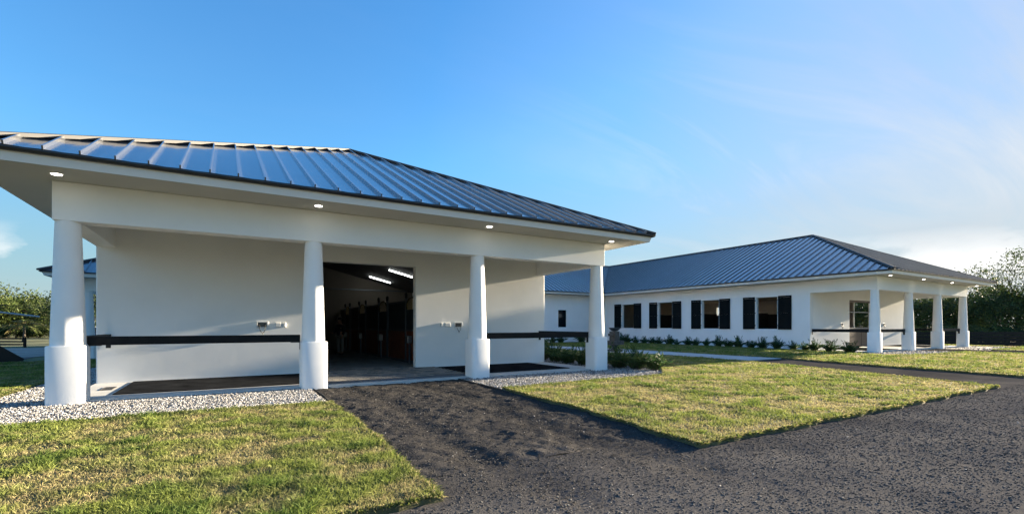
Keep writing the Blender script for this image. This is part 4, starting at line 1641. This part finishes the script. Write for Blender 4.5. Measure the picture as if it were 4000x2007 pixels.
# black plastic edging between stone bed and path
for lab, pts in (('thin black edging strip between left stone bed and dark path', [(1.70, 9.55), (1.74, 10.6), (1.72, 11.95)]),
                 ('thin black edging strip between right stone bed and dark path', [(5.40, 9.5), (5.42, 10.6), (5.46, 11.95)])):
    mb = MB()
    for a, b in zip(pts[:-1], pts[1:]):
        mb.beam((*a, -.045), (*b, -.045), .012, .075)
    tag(mb.build('edging_strip', MT['edge']), lab, 'edging', 'edging strips beside the dark path')


# ------------------------------------------------------------------ trees
def tree_meshes(seed, h, crown_r, crown_z0, trunk_r, n_leaf, leaf, cols, dens_shell=.6, n_limb=9, thin=0.0):
    r = np.random.default_rng(seed)
    mb = MB()
    top = np.array([r.normal(0, .03) * h, r.normal(0, .03) * h, h * .62])
    tp = [np.array([0, 0, -.1]), np.array([r.normal(0, .02) * h, r.normal(0, .02) * h, h * .22]), top * np.array([.7, .7, .75]), top]
    mb.tube(tp, [trunk_r * 1.25, trunk_r, trunk_r * .7, trunk_r * .3], 8)
    ends = []
    for k in range(n_limb):
        a = 2 * math.pi * (k / n_limb) + r.uniform(-.4, .4)
        s = r.uniform(.35, 1.0)
        b0 = tp[1] + (tp[3] - tp[1]) * s * .9
        rr = crown_r * r.uniform(.55, .95)
        e = np.array([math.cos(a) * rr, math.sin(a) * rr, crown_z0 + (h - crown_z0) * r.uniform(.15, .85)])
        e[2] = max(e[2], b0[2] - .1 * h)
        m1 = b0 + (e - b0) * .5 + np.array([0, 0, .06 * h])
        mb.tube([b0, m1, e], [trunk_r * .4, trunk_r * .25, trunk_r * .08], 5)
        ends += [m1, e]
        for q in range(3):
            e2 = e + r.normal(0, .22, 3) * crown_r
            e2[2] = max(e2[2], crown_z0)
            mb.tube([m1 + (e - m1) * r.uniform(.2, .8), (e + e2) / 2 + r.normal(0, .03, 3) * crown_r, e2], [trunk_r * .14, trunk_r * .09, trunk_r * .04], 4)
            ends.append(e2)
    # leaf clumps round the branch ends plus extra clumps in the shell
    ncl = 90
    C = []
    zc, zh = (crown_z0 + h) / 2, (h - crown_z0) / 2
    while len(C) < ncl:
        if r.random() < .72:
            c = np.array(ends[r.integers(len(ends))]) + r.normal(0, .10, 3) * crown_r
        else:
            v = r.normal(size=3); v /= np.linalg.norm(v)
            c = np.array([v[0] * crown_r, v[1] * crown_r, zc + v[2] * zh]) * 1.0
            k = r.uniform(dens_shell, 1.0)
            c = np.array([0, 0, zc]) + (c - np.array([0, 0, zc])) * k
        if c[2] > crown_z0 * .8:
            C.append(c)
    C = np.array(C)
    cs = r.uniform(.10, .22, ncl) * crown_r
    cg = r.uniform(.65, 1.3, ncl)
    ci = r.integers(0, ncl, n_leaf)
    pos = C[ci] + r.normal(0, 1, (n_leaf, 3)) * cs[ci][:, None] * np.array([1, 1, .7])
    d1 = r.normal(size=(n_leaf, 3)); d1 /= np.linalg.norm(d1, axis=1, keepdims=True)
    d2 = np.cross(d1, r.normal(size=(n_leaf, 3))); d2 /= np.linalg.norm(d2, axis=1, keepdims=True)
    ll = leaf * r.uniform(.6, 1.4, n_leaf)[:, None]
    V = np.stack([pos - d1 * ll, pos + d2 * ll * .42, pos + d1 * ll, pos - d2 * ll * .42], 1).reshape(-1, 3)
    F = np.arange(n_leaf * 4).reshape(-1, 4)
    cols = np.array(cols)
    col = cols[r.integers(0, len(cols), n_leaf)] * cg[ci][:, None] * r.uniform(.7, 1.3, n_leaf)[:, None]
    lo = np_mesh('crown', V, F, MT['leaf'], tint=np.repeat(col, 4, 0))
    to = mb.build('trunk', MT['bark'], fix=False, smooth=True)
    me = (to.data, lo.data)
    bpy.data.objects.remove(lo); bpy.data.objects.remove(to)
    return me


GREENS = [(.035, .060, .018), (.045, .07, .02), (.028, .048, .016), (.06, .075, .022)]
LIGHTG = [(.065, .095, .02), (.085, .11, .028), (.05, .075, .02)]
T_OAK = tree_meshes(11, 10.2, 5.2, 2.4, .30, 15000, .16, GREENS + LIGHTG[:1], n_limb=15)
T_MID = tree_meshes(12, 6.5, 3.4, 1.0, .16, 6500, .15, GREENS + LIGHTG[:2])
T_LITE = tree_meshes(13, 5.5, 3.0, .8, .13, 9000, .13, LIGHTG)
T_BUSH = tree_meshes(14, 3.0, 2.2, .15, .07, 6000, .12, GREENS + LIGHTG[:1])
T_THIN = tree_meshes(15, 7.0, 2.4, 2.6, .12, 3000, .13, [(.05, .055, .035), (.07, .07, .04)])


def at(px, D):
    """plan point seen at photo column px and depth D along the view axis"""
    t = (px - 2000) / 1855
    s, c = math.sin(R(31)), math.cos(R(31))
    return D * (s + c * t), D * (c - s * t)


def tree(kind, px, D, label, group, sc=1.0, zsc=None, name='tree'):
    u, v = at(px, D)
    z = terrain(u) + .02
    t = thing(name, label, 'tree' if name == 'tree' else 'bush', (u, v, z), rnd.uniform(0, 6.28), group)
    t.scale = (sc, sc, zsc or sc)
    link(bpy.data.objects.new('trunk', kind[0]), t)
    link(bpy.data.objects.new('crown', kind[1]), t)


GR = 'trees behind the right fence'
tree(T_OAK, 3985, 60, 'large spreading tree at the right edge behind the black fence', GR, .95, .9)
tree(T_OAK, 3800, 70, 'broad dark tree showing between the far right columns', GR, .88, .72)
tree(T_MID, 3690, 62, 'dark rounded tree seen through the middle bay of the far right porch', GR, 1.1, 1.0)
tree(T_MID, 3600, 66, 'dark tree seen past the second far right column', GR, 1.15, 1.05)
tree(T_MID, 3880, 58, 'mid-sized tree in front of the large spreading tree', GR, .95, .85)
tree(T_LITE, 4090, 58, 'pale green tree leaning in from the right edge', GR, 1.1, .9)
tree(T_MID, 3325, 78, 'dark tree seen through the far right doorway', GR, 1.2, 1.1)
tree(T_MID, 3430, 74, 'tree hidden behind the first far right column', GR, 1.2, 1.1)
tree(T_LITE, 3240, 84, 'tree behind the window wall range', GR, 1.2, 1.1)
tree(T_LITE, 3760, 80, 'pale green tree far behind the corner column', GR, 1.3, .8)
for i, px in enumerate((3560, 3625, 3690, 3750, 3810, 3870, 3935, 4000, 4070)):
    tree(T_BUSH, px, 52 + rnd.uniform(0, 4), '%s low bush from the left behind the black board fence' % ORD[i], 'bushes behind the right fence', rnd.uniform(.7, .95), rnd.uniform(.45, .65), name='bush')
GLT = 'trees beyond the left fence'
tree(T_LITE, 20, 60, 'sunlit round tree at the far left edge', GLT, 1.2, 1.25)
tree(T_THIN, 118, 66, 'thin half bare tree left of the nearest column', GLT, .8, .72)
tree(T_MID, 165, 62, 'dark tree just left of the nearest column', GLT, .62, .78)
tree(T_MID, 95, 64, 'dark tree behind the small palm', GLT, .8, .6)
tree(T_THIN, 70, 66, 'bare topped tree behind the small palm', GLT, .9, .75)
tree(T_MID, 230, 58, 'dark tree hidden mostly by the nearest column', GLT, .8, .7)
tree(T_MID, 372, 47, 'dark tree showing between nearest column and porch wall', GLT, .9, .85)
for i, px in enumerate((10, 60, 110, 150, 195, 330, 400)):
    tree(T_BUSH, px, 57 + rnd.uniform(0, 3), '%s low bush from the left beyond the left fence' % ORD[i], 'bushes beyond the left fence', .8, .45, name='bush')


for px, D, lab in ((-190, 60, 'dark tree standing nearest beyond the left edge of the view'), (-460, 62, 'dark tree farther out beyond the left edge of the view'),
                   (-800, 66, 'dark tree farthest out beyond the left edge of the view')):
    tree(T_MID, px, D, lab, GLT, .95, .85)
for px, D, lab in ((4230, 64, 'dark tree standing nearest beyond the right edge of the view'), (4430, 68, 'dark tree farther out beyond the right edge of the view')):
    tree(T_MID, px, D, lab, GR, 1.0, .85)


# small palm
def palm(px, D):
    u, v = at(px, D)
    t = thing('palm_tree', 'small palm with drooping fronds beyond the left fence', 'palm', (u, v, -.07))
    r = np.random.default_rng(77)
    MB().tube([(0, 0, 0), (.05, .02, .7), (.02, 0, 1.5)], [.13, .10, .09], 8).build('trunk', MT['bark'], t, smooth=True)
    B, T_, W_, Bd, C = [], [], [], [], []
    mb = MB()
    for k in range(17):
        a = k * 2.4 + r.uniform(-.2, .2)
        el = r.uniform(.1, 1.25)
        ln = r.uniform(1.5, 2.1)
        dirv = np.array([math.cos(a), math.sin(a), 0])
        pts = [np.array([.02, 0, 1.5]) + dirv * ln * s * math.cos(el * (1 - .3 * s)) + np.array([0, 0, ln * (math.sin(el) * s - .62 * s * s)]) for s in np.linspace(0, 1, 15)]
        mb.tube([pts[0], pts[5], pts[10], pts[14]], [.02, .014, .009, .004], 4)
        col = np.array([.10, .13, .035]) if r.random() < .6 else np.array([.20, .17, .065])
        for j in range(2, 15):
            tan = pts[j] - pts[j - 1]
            tan /= np.linalg.norm(tan)
            sd = np.cross(tan, [0, 0, 1]); sd /= np.linalg.norm(sd) + 1e-6
            for s in (-1, 1):
                ll = .42 * math.sin(math.pi * (j / 16) ** .7) + .08
                B.append(pts[j]); T_.append(pts[j] + (sd * s * .8 + tan * .55 + np.array([0, 0, -.35])) * ll)
                W_.append(.05); Bd.append([0, 0, .03]); C.append(col * r.uniform(.7, 1.2))
    mb.build('frond_ribs', MT['bark'], t, fix=False)
    blades_mesh('fronds', np.array(B), np.array(T_), np.array(W_), np.array(Bd), np.array(C), MT['leaf'], t)


palm(92, 46)


# ------------------------------------------------------------------ fences
def fence(label, A, B, h, nb, bh, gap, zf, m='black'):
    A, B = Vector(A), Vector(B)
    ln = (B - A).length
    t = thing('fence', label, 'fence', (A.x, A.y, 0), math.atan2(B.y - A.y, B.x - A.x))
    n = max(1, round(ln / 2.6))
    for i in range(n + 1):
        x = ln * i / n
        w = A + (B - A) * (i / n)
        z = zf(w.x)
        MB().box(x - .06, x + .06, -.06, .06, z - .1, z + h + .04).build('post', MT[m], t)
        if i < n:
            w2 = A + (B - A) * ((i + 1) / n)
            z2 = zf(w2.x)
            x2 = ln * (i + 1) / n
            for k in range(nb):
                zz = h - bh / 2 - k * (bh + gap)
                MB().beam((x, -.08, z + zz), (x2, -.08, z2 + zz), .03, bh).build('board', MT[m], t)


a, b = at(3545, 44), at(4110, 46)
fence('black board fence with wide rails behind the far right porch', a, b, 1.66, 5, .27, .05, terrain)
a, b = at(-60, 33.5), at(97, 33)
fence('low black three-rail fence beyond the left road', a, b, .64, 3, .10, .10, lambda u: -.07)

# ------------------------------------------------------------------ small pavilion behind on the left
pv = thing('pavilion', 'smaller white pavilion with blue metal roof behind the left corner column', 'pavilion')
pu0, pu1, pv0 = -6.45, 1.6, 26.0
HP = (pu1 - pu0) / 2
path = [(pu0, pv0 + 8), (pu0, pv0), (pu1, pv0), (pu1, pv0 + 8)]
sweep(path, [(-.13, 3.46), (-.08, 3.60), (-.1, 3.61)], MT['fascia'], 'fascia', pv)
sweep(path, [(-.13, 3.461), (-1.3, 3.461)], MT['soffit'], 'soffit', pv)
sweep(path, [(-.08, 3.60), (-.03, 3.595), (0, 3.62), (0, 3.64), (-.2, 3.73)], MT['drip'], 'drip_edge', pv)
rf = thing('roof', None, None)
rf.parent = pv
Wp = pu1 - pu0
roof_face(rf, (pu0, pv0), (1, 0), (0, 1), Wp, lambda x: 0, lambda x: max(0, min(x, Wp - x)), [HP], z0=3.655)
roof_face(rf, (pu0, pv0), (0, 1), (1, 0), 8, lambda y: 0, lambda y: max(0, min(y, 8 - y, HP)), [HP, 8 - HP], z0=3.655, panels=False)
roof_face(rf, (pu1, pv0), (0, 1), (-1, 0), 8, lambda y: 0, lambda y: max(0, min(y, 8 - y, HP)), [HP, 8 - HP], z0=3.655, panels=False)
cap_strip(rf, (pu0, pv0, 3.67), (pu0 + HP, pv0 + HP, 3.67 + SLOPE * HP))
cap_strip(rf, (pu1, pv0, 3.67), (pu1 - HP, pv0 + HP, 3.67 + SLOPE * HP))
MB().box(-5.4, .6, 27.05, 27.4, 2.93, 3.46).build('beam', MT['stucco'], pv)
MB().box(-5.4, -5.05, 27.4, 33, 2.93, 3.46).build('beam', MT['stucco'], pv)
MB().box(-5.6, .8, 26.9, 33.2, -.09, 0.01).build('slab', MT['slab'], pv)
for u, v in ((-5.18, 27.25), (.4, 27.25), (-5.18, 32.7), (.4, 32.7)):
    c = MB().lathe([(.24, .9), (.24, .95), (.17, 2.93)], 24, (u, v)).build('column', MT['stucco'], pv, auto=40)
    MB().box(u - .27, u + .27, v - .27, v + .27, .01, .92).build('plinth', MT['stucco'], c, bevel=.05)

# ------------------------------------------------------------------ horse walker, parked car, cables on the left
hw_u, hw_v = at(-95, 18.3)
hw = thing('horse_walker', 'dark horse walker with sloping leg and pale arm at the left edge', 'horse walker', (hw_u, hw_v, -.005), R(14))
MB().lathe([(.16, 0.0), (.16, .35), (.09, .4), (.09, 2.0), (.14, 2.0), (.14, 2.12), (.03, 2.2)], 14).build('mast', MT['steel'], hw)
for k in range(4):
    a = R(k * 90 + 2)
    MB().poly([(.1 * math.cos(a), .1 * math.sin(a), 1.05), (1.3 * math.cos(a), 1.3 * math.sin(a), .0), (.55 * math.cos(a), .55 * math.sin(a), .0)]).poly([(.1 * math.cos(a + .6), .1 * math.sin(a + .6), 1.05), (1.3 * math.cos(a + .07), 1.3 * math.sin(a + .07), .0), (.55 * math.cos(a + .16), .55 * math.sin(a + .16), .0)]).beam((.1 * math.cos(a), .1 * math.sin(a), 1.03), (1.28 * math.cos(a + .035), 1.28 * math.sin(a + .035), .05), .12, .10).build('leg', MT['steel'], hw)
    a = R(k * 90 - 12)
    ar = MB().tube([(.12 * math.cos(a), .12 * math.sin(a), 2.04), (1.78 * math.cos(a), 1.78 * math.sin(a), 1.80)], .035, 8).build('arm', MT['galv'], hw)

cu, cv = at(420, 40)
car = thing('parked_car', 'dark blue parked car with white roof glimpsed past the nearest column', 'car', (cu, cv, -.08), R(6))
body = [(-2.2, .35), (-2.25, .70), (-2.0, .86), (-1.2, .92), (-.75, 1.36), (.75, 1.40), (1.45, .98), (2.15, .90), (2.25, .6), (2.2, .35)]
mb = MB()
for y in (-.85, .85):
    mb.poly([(x, y, z) for x, z in body])
for i in range(len(body)):
    a, b = body[i], body[(i + 1) % len(body)]
    mb.poly([(a[0], -.85, a[1]), (b[0], -.85, b[1]), (b[0], .85, b[1]), (a[0], .85, a[1])])
mb.build('body', MT['carpaint'], car, bevel=.05)
MB().hexa([(-.75, -.78, 1.385), (.75, -.78, 1.405), (.75, .78, 1.405), (-.75, .78, 1.385), (-.7, -.7, 1.44), (.68, -.7, 1.46), (.68, .7, 1.46), (-.7, .7, 1.44)]).build('roof_panel', MT['carwhite'], car)
for s in (-1, 1):
    MB().poly([(-.95, s * .857, 1.0), (1.15, s * .857, 1.03), (.68, s * .857, 1.33), (-.68, s * .857, 1.30)]).build('side_window', MT['glass'], car, fix=False)
    for x in (-1.4, 1.4):
        w = MB().lathe([(.32, -.11), (.34, 0), (.32, .11)], 20).build('wheel', MT['tyre'], car)
        w.location = (x, s * .80, .34)
        w.rotation_euler = (R(90), 0, 0)
        MB().lathe([(.19, -.115), (.19, .115)], 12).build('rim', MT['stainless'], w)

for i, (z, lab) in enumerate(((3.6, 'upper'), (3.35, 'lower'))):
    a, b = at(-200, 50), at(420, 54)
    pts = [(a[0] + (b[0] - a[0]) * s, a[1] + (b[1] - a[1]) * s, z + .25 * (2 * s - 1) ** 2) for s in [k / 16 for k in range(17)]]
    tag(MB().tube(pts, .022, 4).build('power_cable', MT['wire']), '%s thin power cable across the sky on the left' % lab, 'cable', 'power cables on the left')
for k, px in enumerate((-200, 420)):
    u, v = at(px, (50, 54)[k])
    q = thing('utility_pole', ('timber utility pole off the left edge', 'timber utility pole hidden behind the porch wall')[k], 'pole', (u, v, -.08))
    MB().lathe([(.14, 0), (.10, 4.3)], 10).build('pole', MT['bark'], q)
    MB().box(-.6, .6, -.05, .05, 3.78, 3.9).build('crossarm', MT['bark'], q)

print('blades', NB)
